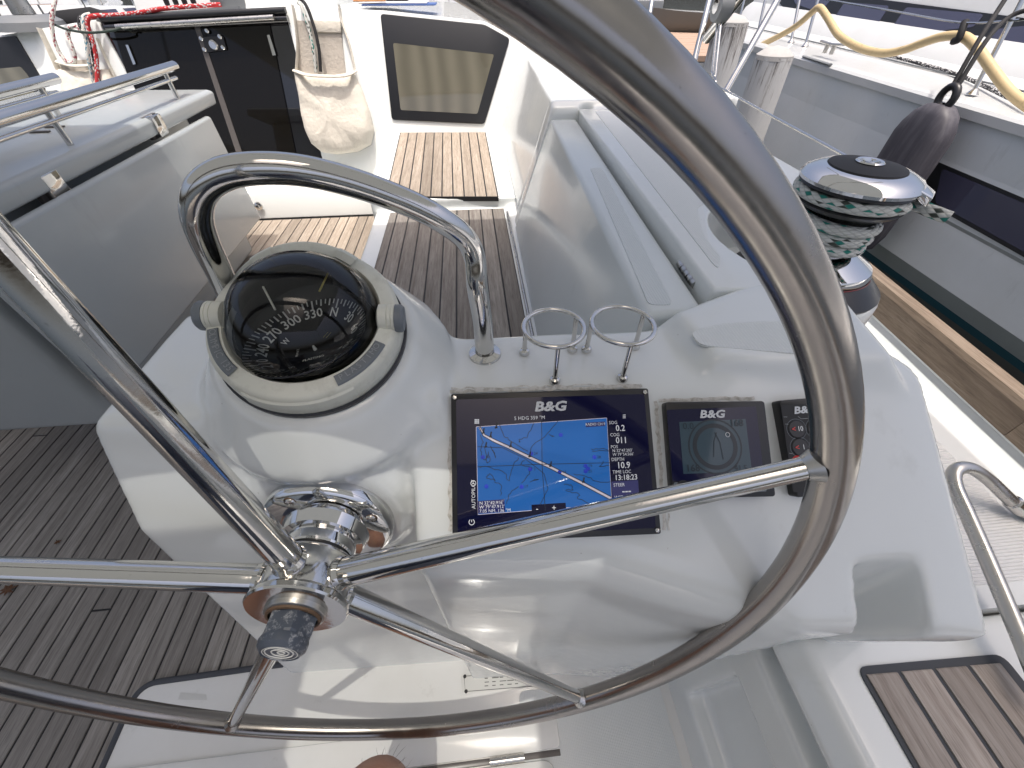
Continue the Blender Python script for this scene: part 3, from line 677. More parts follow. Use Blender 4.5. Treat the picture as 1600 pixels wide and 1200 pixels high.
# ------------------------------------------------------------------ compass
cp = thing('compass', CB, 'ivory steering compass with black dome on top of the helm console', 'compass')
cx_ = V((1, -.03, 0)); ce, cg, ca = frame(CA, cx_)
lathe('gasket', [(.0945, -.006), (.0965, -.003), (.0965, .0015), (.094, .003)], CB, CA, 'black_plastic', cp, 64)
bs = lathe('base', [(.0925, .001), (.0940, .004), (.0925, .024), (.0895, .0295), (.0870, .0315), (.0745, .0335), (.0720, .030), (.0715, .016)], CB, CA, 'ivory', cp, 72)
DC = CB+CA*.021; DR = .0725
lathe('bowl', [(.0715, .02), (.066, -.002), (.04, -.02), (0, -.026)], CB, CA, 'card', cp, 48)
lathe('dome', [(DR*math.sin(rad(t)), .021+DR*.93*math.cos(rad(t))) for t in range(0, 93, 4)], CB, CA, 'dome_glass', cp, 64)
lathe('inner_shell', [(.0700*math.sin(rad(t)), .021+.0700*.93*math.cos(rad(t))) for t in range(34, 96, 5)], CB, CA, 'card', cp, 40, (8, 172), cx_)
# floating card, level, turned to the course
KXa = V((1, 0, .11)).normalized(); KYa = V((0, 1, 0)); KZ = KXa.cross(KYa)
KC = DC+V((.001, -.012, -.031)); card = lathe('card', [(0, .004), (.026, .004), (.0622, .0255), (.0628, .0245), (.061, .0225), (.03, .0), (0, -.002)], KC, KZ, 'card', cp, 64)
def cdir(deg): t = rad(90-(deg-339)); return KXa*math.cos(t)+KYa*math.sin(t)
tick = []
for dgr in range(0, 360, 5):
    d = cdir(dgr); l = .0095 if dgr % 30 == 0 else (.0068 if dgr % 10 == 0 else .0048); s = KZ.cross(d)*(.00065 if dgr % 10 else .0009)
    up = lambda q: KZ*(.0047+(q-.026)*.588); o = KC+d*.0615+up(.0615); i_ = KC+d*(.0615-l)+up(.0615-l)
    tick.append((o, i_, s))
vs, fs2 = [], []
for o, i_, s in tick: b = len(vs); vs += [o-s, o+s, i_+s, i_-s]; fs2.append((b, b+1, b+2, b+3))
mesh('tick_marks', vs, fs2, 'card_print', card, False)
for dgr in range(0, 360, 30):
    d = cdir(dgr); lab = 'N' if dgr == 0 else str(dgr); r = KZ; ey = (d+KZ*.588).normalized(); ex = d.cross(KZ)
    text('numeral', lab, KC+d*.0468+KZ*.0174, ex, ey, .0150, 'card_print', card, bold=.012, sx=.92)
    if dgr in (90, 180, 270): text('numeral', {90: 'E', 180: 'S', 270: 'W'}[dgr], KC+d*.0345+KZ*.0101, ex, ey, .0085, 'card_print', card, bold=.01)
d = cdir(0); ex = d.cross(KZ)
ribbons('arrow', [[KC+d*.018+ex*s*.002+KZ*.0046, KC+d*.031+ex*s*.002+KZ*.0046] for s in (-1, 1)]+[[KC+d*.029+ex*-.005+KZ*.0046, KC+d*.035+KZ*.0046, KC+d*.029+ex*.005+KZ*.0046]], .0006, KZ, 'card_yellow', card)
text('lettering', 'PLASTIMO', KC+cdir(150)*.016+KZ*.0046, cdir(60), cdir(330), .0048, 'card_print', card)
text('lettering', 'FRANCE', KC+cdir(240)*.018+KZ*.0046, cdir(330), cdir(240), .0036, 'card_print', card)
lathe('pivot', [(0, .0095), (.0012, .009), (.002, .004)], KC, KZ, 'card_print', card, 10)
def dome_pt(u, v, r=.066):
    d = ray(u, v).normalized(); oc = CAM-DC; b = d.dot(oc); q = b*b-(oc.dot(oc)-r*r)
    return CAM+d*(-b-math.sqrt(max(q, 0)))
for pa, pb_, mm in (((411, 448), (430, 484), 'card_print'), ((514, 424), (499, 455), 'card_yellow')):
    A, B = dome_pt(*pa, .060), dome_pt(*pb_, .060); tube('lubber_line', [A, B], .0009, mm, cp, 6, raw=True)
# sun hood folded back over the far side of the dome
HC = V((-.185, .361, 1.0395)); HA = V((.09, -.717, .69)).normalized()
he, hg, ha = frame(HA, cx_)
hood = lathe('hood', [(.0860, -.012), (.0882, .0), (.0875, .005), (.0850, .0075), (.0745, .0095), (.0728, .007), (.0735, -.004), (.0775, -.013), (.0860, -.013)], HC, HA, 'ivory', cp, 60, (0, 180), cx_)
for t0, t1 in ((52, 66), (112, 128)):
    lathe('hood_rib', [(.0755, .0090), (.0765, .0112), (.0850, .0095), (.0885, .005)], HC, HA, 'ivory', hood, 8, (t0, t1), cx_)
lathe('hood_seam', [(.0728, .0), (.0724, .004), (.0730, .0062)], HC, HA, 'smoked_edge', hood, 40, (8, 172), cx_)
for s in (-1, 1):
    c = CB+CA*.030+ce*s*.083
    kb = lathe('pivot_knob', [(.0, .0150), (.0125, .0145), (.0145, .012), (.0145, .006), (.0135, .0055)], c, ce*s, 'grey_plastic', cp, 32)
    lathe('pivot_sleeve', [(.0135, .006), (.0145, .005), (.0145, .003), (.0138, .0026), (.0145, .002), (.0145, -.001), (.0138, -.0014), (.0145, -.002), (.0145, -.010), (.010, -.012)], c, ce*s, 'ivory', cp, 32)
for t0, t1 in ((-58, -122),):
    lathe('base_panel', [(.0915, .0265), (.0938, .0245), (.0950, .006), (.0938, .004)], CB, CA, 'ivory', bs, 18, (-55, -120), cx_)
def base_arc(t, r, h): return CB+(ce*math.cos(rad(t))+cg*math.sin(rad(t)))*r+ca*h
for t0, t1, s in ((-62, -22, 'PLASTIMO'), (-130, -168, 'OLYMPIC 135')):
    pl_ = lathe('name_plate', [(.0765, .0337), (.0775, .0345), (.0862, .0335), (.0875, .0318)], CB, CA, 'grey_plastic', cp, 14, (t0, t1), cx_)
    n = len(s)
    for i, chh in enumerate(s):
        if chh == ' ': continue
        f_ = (i+.9)/(n+.8); t = t0+(t1-t0)*(1-f_ if s[0] == 'P' else f_)
        rd_ = (ce*math.cos(rad(t))+cg*math.sin(rad(t)))
        if s[0] == 'P': t = t0+(t1-t0)*((i+.9)/(n+.8)); rd_ = (ce*math.cos(rad(t))+cg*math.sin(rad(t))); ex = ca.cross(rd_)
        else: t = t1+(t0-t1)*((i+.9)/(n+.8)); rd_ = (ce*math.cos(rad(t))+cg*math.sin(rad(t))); ex = ca.cross(rd_)
        text('letter', chh, CB+rd_*.0815+ca*.0344, ex, -rd_ if False else ex.cross(ca)*-1, .0085, 'grey_print', pl_, th=.0004)

# ------------------------------------------------------------------ instruments on the dash
def rect_on_dash(px):
    w_ = [on_dash(*p) for p in px]; c = sum(w_, V())/4
    ex = ((w_[1]-w_[0])+(w_[2]-w_[3])).normalized(); ey = DN.cross(ex)
    W_ = ((w_[1]-w_[0]).length+(w_[2]-w_[3]).length)/2; H2 = ((w_[0]-w_[3]).length+(w_[1]-w_[2]).length)/2
    return c, ex, ey, W_, H2
def RP_(c, ex, ey, x0, x1, y0, y1, lift): return [c+ex*x+ey*y+DN*lift for x, y in ((x0, y0), (x1, y0), (x1, y1), (x0, y1))]
# chartplotter
c, ex, ey, W_, H2 = rect_on_dash([(706, 617), (1008, 608), (1030, 832), (708, 846)])
cpl = thing('chartplotter', c, 'black chartplotter showing a blue sea chart on the helm dash', 'chartplotter')
poly('bezel', round_poly(RP_(c, ex, ey, -W_/2, W_/2, -H2/2, H2/2, .008), .003), .012, DN, 'black_plastic', cpl, .001)
poly('glass', round_poly(RP_(c, ex, ey, -W_/2+.006, W_/2-.006, -H2/2+.007, H2/2-.007, .0092), .003), .002, DN, 'screen_black', cpl)
for sx_ in (-1, 1):
    for sy in (-1, 1): lathe('screw', [(0, .001), (.0018, .0008), (.0026, .0018), (.0032, 0)], c+ex*sx_*(W_/2-.0045)+ey*sy*(H2/2-.0045)+DN*.008, DN, 'steel', cpl, 12)
def dz_(u, v): p = PP(u, v, c+DN*.0094, DN); return p
CT = [(744, 667), (948, 653), (956, 788), (747, 804)]
scr = poly('chart_screen', [PP(u, v, c+DN*.0096, DN) for u, v in CT], .0003, DN, 'screen_blue', cpl)
def Z(zx, zy, l=.0098): return PP(680+zx/4, 580+zy/4, c+DN*l, DN)
def zl(*p): return [Z(*q) for q in p]
poly('data_panel', [Z(1100, 690), Z(1268, 680), Z(1276, 800), Z(1110, 818)], .0003, DN, 'screen_side', cpl)
ch = [zl((280, 345), (310, 395), (380, 430), (470, 470), (590, 528), (720, 590), (800, 630), (920, 690), (1100, 785)), zl((275, 352), (300, 405), (370, 445), (460, 485), (580, 545), (720, 610), (800, 650), (915, 708), (1098, 805))]
ribbons('channel', [zl((278, 350), (305, 400), (375, 438), (465, 478), (585, 537), (720, 600), (800, 641), (917, 700), (1098, 796))], .0030, DN, 'screen_pink', scr, .0001)
random.seed(3)
def wob(pts, a=6):
    out = []
    for p, q in zip(pts[:-1], pts[1:]):
        for i in range(4): t = i/4; out.append((p[0]+(q[0]-p[0])*t+random.uniform(-a, a), p[1]+(q[1]-p[1])*t+random.uniform(-a, a)))
    out.append(pts[-1]); return spline([Z(*q) for q in out], 2)
cont = [zl((665, 305), (668, 590), (688, 870)), zl((265, 597), (660, 582), (1090, 572)), zl((265, 472), (420, 478), (560, 545), (680, 640), (705, 735), (655, 835)),
    wob([(770, 310), (705, 390), (600, 470), (590, 520)]), wob([(390, 320), (430, 400), (470, 440), (580, 500)]), wob([(615, 320), (570, 410), (525, 430), (530, 445)]),
    wob([(280, 600), (350, 600), (440, 640), (460, 685), (480, 600), (520, 540)]), wob([(330, 650), (320, 670), (375, 680), (345, 640), (330, 650)]), wob([(410, 780), (415, 715), (370, 690)]),
    wob([(800, 710), (850, 710), (860, 745), (820, 740), (900, 770), (890, 800), (980, 830)]), wob([(860, 640), (960, 660), (1010, 690), (1095, 690)]), wob([(970, 490), (1040, 485), (1080, 495), (980, 500)]),
    wob([(1085, 590), (1030, 600), (1050, 560)]), wob([(540, 700), (590, 640), (600, 600), (530, 580), (560, 560)]), wob([(590, 700), (650, 670), (610, 685)]), wob([(440, 830), (470, 760), (520, 720)]),
    wob([(290, 470), (285, 520), (310, 560), (330, 520)]), wob([(350, 470), (380, 540), (360, 490)]), wob([(710, 395), (745, 405), (720, 400)]), wob([(280, 400), (300, 440), (290, 470)], 3), wob([(330, 500), (345, 560), (325, 575), (310, 480)], 3)]
ribbons('chart_line', cont, .0007, DN, 'screen_ink', scr, .0003); ribbons('chart_line', ch, .0009, DN, 'screen_ink', scr, .0004)
ribbons('chart_edge', [[PP(u, v, c+DN*.0097, DN) for u, v in CT+CT[:1]]], .0006, DN, 'screen_pink', scr, .0001)
for zx, zy, s in ((297, 537, '16'), (600, 515, '24'), (593, 612, '3'), (778, 630, '44'), (995, 537, '28'), (940, 592, '19'), (940, 625, '25'), (320, 720, ''), (540, 722, '17'), (785, 398, ''), (955, 610, '')):
    lathe('buoy_mark', [(0, .0004), (.0022, .0003), (.0024, 0)], Z(zx, zy), DN, 'screen_mark', scr, 12)
    if s: text('chart_text', s, Z(zx+28, zy), ex, ey, .0045, 'screen_ink', scr)
for zx, zy in ((300, 378), (345, 400), (470, 462), (590, 525), (720, 585), (925, 685), (380, 345), (315, 465)):
    ribbons('light_mark', [[Z(zx, zy+8), Z(zx+6, zy-22)], [Z(zx-8, zy+10), Z(zx+10, zy+6)]], .0016, DN, 'print_ink', scr, .0005)
poly('position_box', [Z(266, 812, .0100), Z(432, 800, .0100), Z(438, 878, .0100), Z(268, 890, .0100)], .0003, DN, 'screen_side', scr)
for i, s in enumerate(("N 32°42.916'", "W 79°47.912'", '7.05 NM, 136 °M')): text('chart_text', s, Z(276, 826+i*25), ex, ey, .0050, 'print_white', scr, 'LEFT')
poly('zoom_key', [Z(602, 835, .0100), Z(815, 822, .0100), Z(820, 880, .0100), Z(604, 890, .0100)], .0003, DN, 'screen_black', scr)
text('key_text', '-', Z(636, 858), ex, ey, .009, 'print_white', scr, th=.0012); text('key_text', '+', Z(742, 855), ex, ey, .009, 'print_white', scr, th=.0012)
poly('place_box', [Z(940, 322, .0100), Z(1060, 314, .0100), Z(1062, 342, .0100), Z(942, 350, .0100)], .0003, DN, 'screen_side', scr); text('chart_text', 'RADIO CH 9', Z(1000, 332), ex, ey, .0042, 'print_white', scr, th=.0008)
for s, zx, zy, sz2 in (('SOG', 1085, 323, .0058), ('0.2', 1127, 358, .0108), ('COG', 1092, 399, .0058), ('011', 1127, 434, .0108), ('POS', 1096, 474, .0056), ("N 32°47.203'", 1106, 498, .0052), ("W 79°54.566'", 1108, 522, .0052), ('DEPTH', 1100, 553, .0058), ('10.9', 1134, 590, .0108), ('TIME LOC', 1107, 631, .0058), ('13:18:23', 1120, 667, .0092), ('STEER', 1113, 712, .0058), ('---', 1166, 748, .013), ('WPT BRG', 1119, 790, .0056)):
    text('data_text', s, Z(zx, zy), ex, ey, sz2*.92, 'print_white', cpl, 'LEFT', sx=.92, bold=.012 if sz2 > .009 else 0)
text('logo', 'B&G', Z(718, 222), ex, ey, .0155, 'logo', cpl, bold=.035, shear=.18, sx=1.25)
text('data_text', '5 HDG 359 °M', Z(590, 293), ex, ey, .0058, 'print_white', cpl)
ribbons('menu_icon', [[Z(1172, 274+i*9), Z(1190, 273+i*9)] for i in range(3)], .0008, DN, 'print_white', cpl, .0003)
vs, fs2 = [], []
for i in range(3):
    for j in range(3):
        p = Z(250+i*10, 304+j*10); b = len(vs); vs += [p+ex*dx*.0008+ey*dy*.0008 for dx, dy in ((-1, -1), (1, -1), (1, 1), (-1, 1))]; fs2.append((b, b+1, b+2, b+3))
mesh('grid_icon', vs, fs2, 'print_white', cpl, False)
text('key_text', 'AUTOPILOT', Z(240, 768), ey, -ex, .0058, 'print_white', cpl)
lathe('autopilot_icon', [(.0026, 0), (.0032, 0)], Z(238, 700), DN, 'print_white', cpl, 20); text('key_text', '+', Z(238, 700), ex, ey, .005, 'print_white', cpl)
lathe('power_icon', [(.0026, 0), (.0034, 0)], Z(228, 943), DN, 'print_white', cpl, 20, (120, 420)); ribbons('power_bar', [[Z(228, 943), Z(228, 928)]], .0008, DN, 'print_white', cpl, .0004)
# instrument display
c, ex, ey, W_, H2 = rect_on_dash([(1032, 631), (1183, 627), (1203, 775), (1046, 776)])
tri = thing('instrument_display', c, 'square black instrument display with dim dial right of the chartplotter', 'display')
poly('bezel', round_poly(RP_(c, ex, ey, -W_/2, W_/2, -H2/2, H2/2, .012), .004), .014, DN, 'black_plastic', tri, .0015)
def X2(zx, zy, l=.0132): return PP(980+zx/4, 560+zy/4, c+DN*l, DN)
poly('glass', round_poly([X2(248, 322), X2(805, 300), X2(855, 740), X2(285, 770)], .002), .001, DN, 'screen_black', tri)
sc2 = poly('screen', [X2(325, 398, .0136), X2(740, 378, .0136), X2(780, 706, .0136), X2(352, 722, .0136)], .0003, DN, 'screen_grey', tri)
dc = X2(550, 550, .0138)
for r0, r1 in ((.0215, .0265), (.0300, .0318)): lathe('dial_ring', [(r0, 0), (r1, 0)], dc, DN, 'lcd_dark', sc2, 48)
ribbons('dial_needle', [[dc-ex*.003-ey*.012, dc-ex*.001+ey*.006, dc+ex*.003+ey*.016], [dc+ex*.008-ey*.015, dc+ex*.006+ey*.004, dc+ex*.001+ey*.016]], .0010, DN, 'lcd_dark', sc2, .0003)
lathe('dial_mark', [(.0022, 0), (.0028, 0)], X2(628, 477, .0140), DN, 'logo', sc2, 16)
text('data_text', '0.0', X2(345, 425, .0138), ex, ey, .011, 'lcd_dark', sc2, 'LEFT'); text('data_text', '168', X2(725, 405, .0138), ex, ey, .011, 'lcd_dark', sc2, 'RIGHT', bold=.02)
text('data_text', '168', X2(365, 688, .0138), ex, ey, .011, 'lcd_dark', sc2, 'LEFT', bold=.02); text('data_text', '41.5', X2(750, 685, .0138), ex, ey, .009, 'lcd_dark', sc2, 'RIGHT')
text('logo', 'B&G', X2(528, 350, .0134), ex, ey, .0125, 'logo', tri, bold=.035, shear=.18, sx=1.25)
ks = poly('key_strip', round_poly([X2(292, 775), X2(860, 745), X2(872, 832), X2(300, 850)], .002), .001, DN, 'grey_plastic', tri)
for zx, zy in ((352, 808), (470, 800), (590, 794), (700, 788)):
    kk = lathe('key', [(0, .0012), (.0075, .0010), (.0085, 0)], X2(zx, zy), DN, 'black_plastic', tri, 20)
    if zx == 352:
        vs, fs2 = [], []
        for i in range(3):
            for j in range(3):
                p = X2(341+i*11, 797+j*11, .0148); b = len(vs); vs += [p+ex*dx*.0010+ey*dy*.0010 for dx, dy in ((-1, -1), (1, -1), (1, 1), (-1, 1))]; fs2.append((b, b+1, b+2, b+3))
        mesh('grid_icon', vs, fs2, 'print_white', kk, False)
# autopilot keypad
c, ex, ey, W_, H2 = rect_on_dash([(1207, 627), (1283, 622), (1306, 768), (1230, 776)])
kp = thing('autopilot_keypad', c, 'slim black autopilot keypad half hidden behind the wheel rim', 'keypad')
poly('body', round_poly(RP_(c, ex, ey, -W_/2, W_/2, -H2/2, H2/2, .014), .004), .016, DN, 'black_plastic', kp, .002)
def X3(zx, zy, l=.0146): return PP(1200+zx/4, 560+zy/4, c+DN*l, DN)
poly('face_plate', round_poly([X3(80, 290), X3(318, 282), X3(400, 820), X3(158, 838)], .003), .001, DN, 'black_matt', kp)
text('logo', 'B&G', X3(228, 322), ex, ey, .0115, 'logo', kp, bold=.035, shear=.18, sx=1.25)
for zx, zy, s in ((178, 442, '10'), (200, 556, '1')):
    for off, br in ((0, '<'), (118, '>')):
        p = X3(zx+off, zy-off*.03); kk = lathe('key', [(0, .0016), (.0095, .0014), (.0110, 0)], p, DN, 'black_plastic', kp, 28)
        lathe('key_ring', [(.0116, .0002), (.0121, .0002)], p, DN, 'grey_plastic', kk, 28)
        text('key_text', br, p-ex*.0048+DN*.0016, ex, ey, .0085, 'print_red', kk, bold=.02); text('key_text', s, p+ex*.003+DN*.0016, ex, ey, .0082, 'print_white', kk, sx=.85)
lathe('standby_key', [(0, .0018), (.0105, .0015), (.0125, 0)], X3(208, 668), DN, 'red', kp, 28)
lathe('key', [(0, .0016), (.0095, .0014), (.0110, 0)], X3(330, 660), DN, 'black_plastic', kp, 28)
ribbons('seam_line', [[X3(95, 366), X3(118, 366)], [X3(105, 410), X3(125, 412)], [X3(130, 592), X3(150, 596)], [X3(185, 362), X3(205, 378), X3(250, 374)]], .0005, DN, 'grey_print', kp, .0006)

# ------------------------------------------------------------------ console grab rail
gr = thing('grab_rail', (-.15, .39, .957), 'polished stainless grab rail arching over the compass', 'grab rail')
B1 = V((.0015, .3875, .957)); pts = [B1+V((0, 0, .004)), B1+V((-.0005, .001, .05)), PD(745, 445, .441), PD(741, 402, .424), PD(726, 372, .408), PD(690, 344, .386), PD(640, 318, .368), PD(560, 288, .345), PD(480, 268, .326), PD(410, 263, .316), PD(352, 271, .314), PD(316, 296, .320), PD(307, 334, .336), PD(319, 376, .362), PD(340, 420, .396), PD(356, 455, .43), PD(368, 492, .468)]
b = pts[-1]; pts.append(V((b.x+.004, b.y+.003, .955)))
tube('rail', pts, .0122, 'steel', gr, 24, 8)
lathe('foot_flange', [(.0125, .006), (.0165, .0045), (.0205, .003), (.0215, 0)], B1, (0, 0, 1), 'steel', gr, 36)
# ------------------------------------------------------------------ cup holders
def cup(px, label):
    u0, u1, vc, vt, vb = px; A, B_ = PZ(u0, vc, 1.012), PZ(u1, vc, 1.012); N_, S_ = PZ((u0+u1)/2+3, vt, 1.012), PZ((u0+u1)/2-1, vb, 1.012)
    c = (A+B_+N_+S_)/4; c.z = 1.012; r = .5*((B_-A).length)-.0028; t = thing('cup_holder', (c.x, c.y, .957), label, 'cup holder', 'cup holders on the console')
    tube('ring', [c+V((math.cos(2*math.pi*i/48)*r, math.sin(2*math.pi*i/48)*r, 0)) for i in range(48)], .0030, 'steel', t, 12, closed=True, raw=True)
    for k, ag in enumerate((-92, 30, 150)):
        p = c+V((math.cos(rad(ag))*r, math.sin(rad(ag))*r, -.002)); q = V((c.x+math.cos(rad(ag))*(r+.001), c.y+math.sin(rad(ag))*(r+.001), .958))
        l_ = tube('leg', [p, q], .0030, 'steel', t, 12, raw=True); lathe('foot', [(.003, .006), (.0058, .0045), (.0068, .001), (.0068, -.001)], q, (0, 0, 1), 'steel', l_, 20)
cup((814, 916, 512, 479, 547), 'round steel wire cup holder nearer the grab rail'); cup((921, 1025, 508, 474, 543), 'round steel wire cup holder nearer the backrest')

# ------------------------------------------------------------------ winch and its rope
wn = thing('winch', WX, 'chrome self-tailing winch with black top on the starboard coaming', 'winch')
lathe('base', [(0, 0), (.136, 0), (.137, .004), (.107, .030), (.098, .034)], WX, (0, 0, 1), 'winch_black', wn, 56)
lathe('base_ring', [(.1045, .0305), (.1055, .032), (.1045, .0335)], WX, (0, 0, 1), 'winch_red', wn, 56)
lathe('skirt', [(.103, .034), (.1035, .040), (.100, .047), (.066, .064), (.050, .068)], WX, (0, 0, 1), 'chrome', wn, 56)
lathe('drum', [(.050, .064), (.046, .070), (.047, .12), (.056, .140), (.066, .146)], WX, (0, 0, 1), 'steel_dull', wn, 56)
vs, fs2 = [], []
for i in range(60):
    t = 2*math.pi*i/60; d = V((math.cos(t), math.sin(t), 0)); s = V((-d.y, d.x, 0))*.0014
    for h, r in ((.072, .0475), (.12, .0485), (.142, .059)): vs += [WX+d*r+V((0, 0, h))-s, WX+d*(r+.0014)+V((0, 0, h)), WX+d*r+V((0, 0, h))+s]
    b = i*9
    for j in (0, 3): fs2 += [(b+j, b+j+1, b+j+4, b+j+3), (b+j+1, b+j+2, b+j+5, b+j+4)]
tag(mesh('drum_ribs', vs, fs2, 'steel_dull', wn, False), kind='stuff')
lathe('lower_jaw', [(.066, .144), (.082, .151), (.087, .157), (.083, .162), (.070, .166)], WX, (0, 0, 1), 'winch_black', wn, 56)
lathe('upper_jaw', [(.070, .176), (.086, .180), (.090, .184), (.088, .187)], WX, (0, 0, 1), 'winch_black', wn, 56)
lathe('cap', [(.088, .186), (.0925, .189), (.0925, .194), (.086, .203), (.068, .210), (.058, .2115)], WX, (0, 0, 1), 'chrome', wn, 64)
lathe('top_pad', [(.060, .210), (.058, .2135), (.040, .217), (.018, .2185)], WX, (0, 0, 1), 'black_matt', wn, 48)
lathe('handle_socket', [(.019, .217), (.0215, .2195), (.0195, .2215), (.0150, .2205), (.0130, .214), (.0130, .200)], WX, (0, 0, 1), 'chrome', wn, 40)
lathe('socket_hole', [(0, .206), (.0128, .207)], WX, (0, 0, 1), 'black_matt', wn, 16)
# stripper arm
ad_ = (PZ(1440, 300, 1.06)-WX); ad_.z = 0; ad_.normalize(); sd_ = V((-ad_.y, ad_.x, 0))
bm = hull_bm([WX+ad_*r+sd_*s+V((0, 0, h)) for r, s, h in ((.070, .030, .206), (.070, -.030, .206), (.105, .016, .192), (.105, -.016, .192), (.104, .016, .176), (.104, -.016, .176), (.085, .02, .186), (.085, -.02, .186))]); bevel(bm, .006, 3); from_bm('stripper_arm', bm, 'chrome', wn)
rp = []
for i in range(0, 400):   # four turns climbing the drum, then round the jaw
    a = rad(-40-i*3.6); h = .082+.058*min(1, i/300.)
    rr = .0685 if i < 290 else .0685+min(1, (i-290)/40)*.012
    rp.append(WX+V((math.cos(a)*rr, math.sin(a)*rr, h if i < 290 else .138+.033*min(1, (i-290)/50))))
lr = thing('winch_rope', WX+V((0, 0, .08)), 'white rope with green flecks wound round the winch', 'rope')
turn = []
for k in range(3):
    z0 = .083+.0205*k; turn.append(z0)
helix = []
NT = 3.1
for i in range(int(NT*72)+1):
    a = rad(60-i*5); f_ = i/(NT*72); helix.append(WX+V((math.cos(a)*(.0585+.006*f_), math.sin(a)*(.0585+.006*f_), .078+.060*f_)))
tube('coil', helix, .0098, 'rope_green', lr, 14, raw=True)
jaw = []
a_end = math.degrees(math.atan2(ad_.y, ad_.x))
for i in range(72): a = rad(a_end+345-i*4.7); jaw.append(WX+V((math.cos(a)*.0835, math.sin(a)*.0835, .171)))
jaw += [jaw[-1]+ad_*.03-sd_*.008+V((0, 0, -.004)), jaw[-1]+ad_*.058-sd_*.008+V((0, 0, -.008))]
tube('tail', jaw, .0098, 'rope_green', lr, 14, raw=True)

# ------------------------------------------------------------------ cockpit table
tb = thing('cockpit_table', (-1.5, 1.6, .22), 'pale grey cockpit table with folded-down leaf and steel rails', 'table')
bm = hull_bm([V(p) for p in ((-1.15, .86, .955), (-1.165, 2.31, .955), (-1.92, .86, .955), (-1.90, 2.36, .955), (-1.135, .85, .945), (-1.15, 2.33, .945), (-1.135, .85, .90), (-1.15, 2.31, .90), (-1.94, .85, .945), (-1.92, 2.38, .945), (-1.94, .85, .90), (-1.92, 2.38, .90))]); bevel(bm, .008, 3); from_bm('table_top', bm, 'gelcoat_table_shaded', tb)
bm = hull_bm([V(p) for p in ((-1.105, .90, .89), (-1.135, .90, .89), (-1.11, 2.135, .89), (-1.14, 2.135, .89), (-1.105, .90, .43), (-1.135, .90, .43), (-1.11, 2.16, .43), (-1.14, 2.16, .43))]); bevel(bm, .012, 3); from_bm('leaf', bm, 'gelcoat_table_shaded', tb)
box('cabinet', (-1.85, -1.24, .95, 2.2, .24, .90), 'gelcoat_table_shaded', tb, .03, 3)
box('plinth', (-1.75, -1.34, 1.27, 2.1, .22, .26), 'gelcoat_table_shaded', tb, .01)
for u, v in ((77, 282), (243, 190)):
    p = PX(u, v, -1.15); bx = box('leaf_hinge', (-1.165, -1.138, p.y-.03, p.y+.03, p.z-.045, p.z+.02), 'steel', tb, .004); box('hinge_plate', (-1.175, -1.160, p.y-.045, p.y+.045, p.z-.05, p.z+.02), 'smoked_edge', tb, .002)
for xr, ya, yb2, lx in ((-1.19, 1.0, 2.20, 0), (-1.47, 1.0, 1.93, 0)):
    r1 = tube('top_rail', [(xr, ya, 1.052), (xr-.005, yb2, 1.052)], .0165, 'steel', tb, 20, raw=True); tube('lower_rail', [(xr+.006, ya, 1.018), (xr, yb2-.04, 1.018)], .0065, 'steel', tb, 12, raw=True)
    for yp in (yb2-.10, yb2-.75): tube('rail_post', [(xr, yp, 1.05), (xr, yp, .95)], .0085, 'steel', tb, 14, raw=True)
for u, v in ((85, 198), (62, 206)):
    p = PZ(u, v, .957); box('catch', (p.x-.03, p.x+.03, p.y-.006, p.y+.006, .955, .960), 'smoked_edge', tb, .001)

# far-side bench and port helm pedestal, low in the shade at left
pbn = thing('port_bench', (-2.6, 1.8, 0), 'grey port side bench behind the table, in shade', 'bench')
remesh('moulding', [boxpts(-3.4, -2.35, .75, 3.0, 0, .56), boxpts(-3.4, -3.0, .4, 3.0, 0, .95)], 'gelcoat_grey', pbn, .012, 5)
ped = PZ(15, 640, 0); pp_ = thing('port_pedestal', (-2.45, .9, 0), 'rounded white pedestal foot at the far left of the teak floor', 'pedestal')
remesh('moulding', [disc((-2.44, .98, 0), (0, 0, 1), .20)+disc((-2.44, .98, .3), (0, 0, 1), .16)], 'gelcoat', pp_, .01, 6)

# ------------------------------------------------------------------ canvas halyard bags
def bag(name, label, outline, mouth, straps, depth):
    # outline: px polygon of the pouch on the bulkhead; bulges towards the cockpit
    t = thing(name, on_bulk(*outline[len(outline)//2]), label, 'bag', 'canvas rope bags on the bulkhead')
    pts = [on_bulk(u, v, .004) for u, v in outline]; c = sum(pts, V())/len(pts)
    rings = [(1.0, 0), (1.0, .25), (.98, .55), (.93, .8), (.82, .95), (.6, 1.0), (.3, 1.03)]; vs, fs2 = [], []
    P = []
    for i in range(len(pts)):
        for j in range(5): P.append(pts[i].lerp(pts[(i+1) % len(pts)], j/5))
    n = len(P); lo = min(p.z for p in P); hi = max(p.z for p in P)
    for f_, h in rings:
        for p in P:
            q = c+(p-c)*f_; fall = .45+.75*(1-(q.z-lo)/(hi-lo+1e-6))
            w_ = noise.noise(q*14)*.016*h+noise.noise(V((q.x*30, q.y*30, q.z*7)))*.013*h; vs.append(q+BN*(depth*h*min(1, fall)+w_))
    for r in range(len(rings)-1):
        for i in range(n): fs2.append((r*n+i, r*n+(i+1) % n, (r+1)*n+(i+1) % n, (r+1)*n+i))
    vs.append(c+BN*depth*1.02); k_ = len(vs)-1
    for i in range(n): fs2.append(((len(rings)-1)*n+i, (len(rings)-1)*n+(i+1) % n, k_))
    mesh('pouch', vs, fs2, 'canvas', t)
    m_ = [on_bulk(u, v, l) for u, v, l in mouth]; tube('hem', m_, .016, 'canvas', t, 10, 5, flat=.45)
    for st in straps:
        s_ = [on_bulk(u, v, l) for u, v, l in st[1]]
        tube(st[2], s_, st[0], 'canvas' if st[2] == 'strap' else 'canvas_dark', t, 8, 5, flat=.25)
    return t
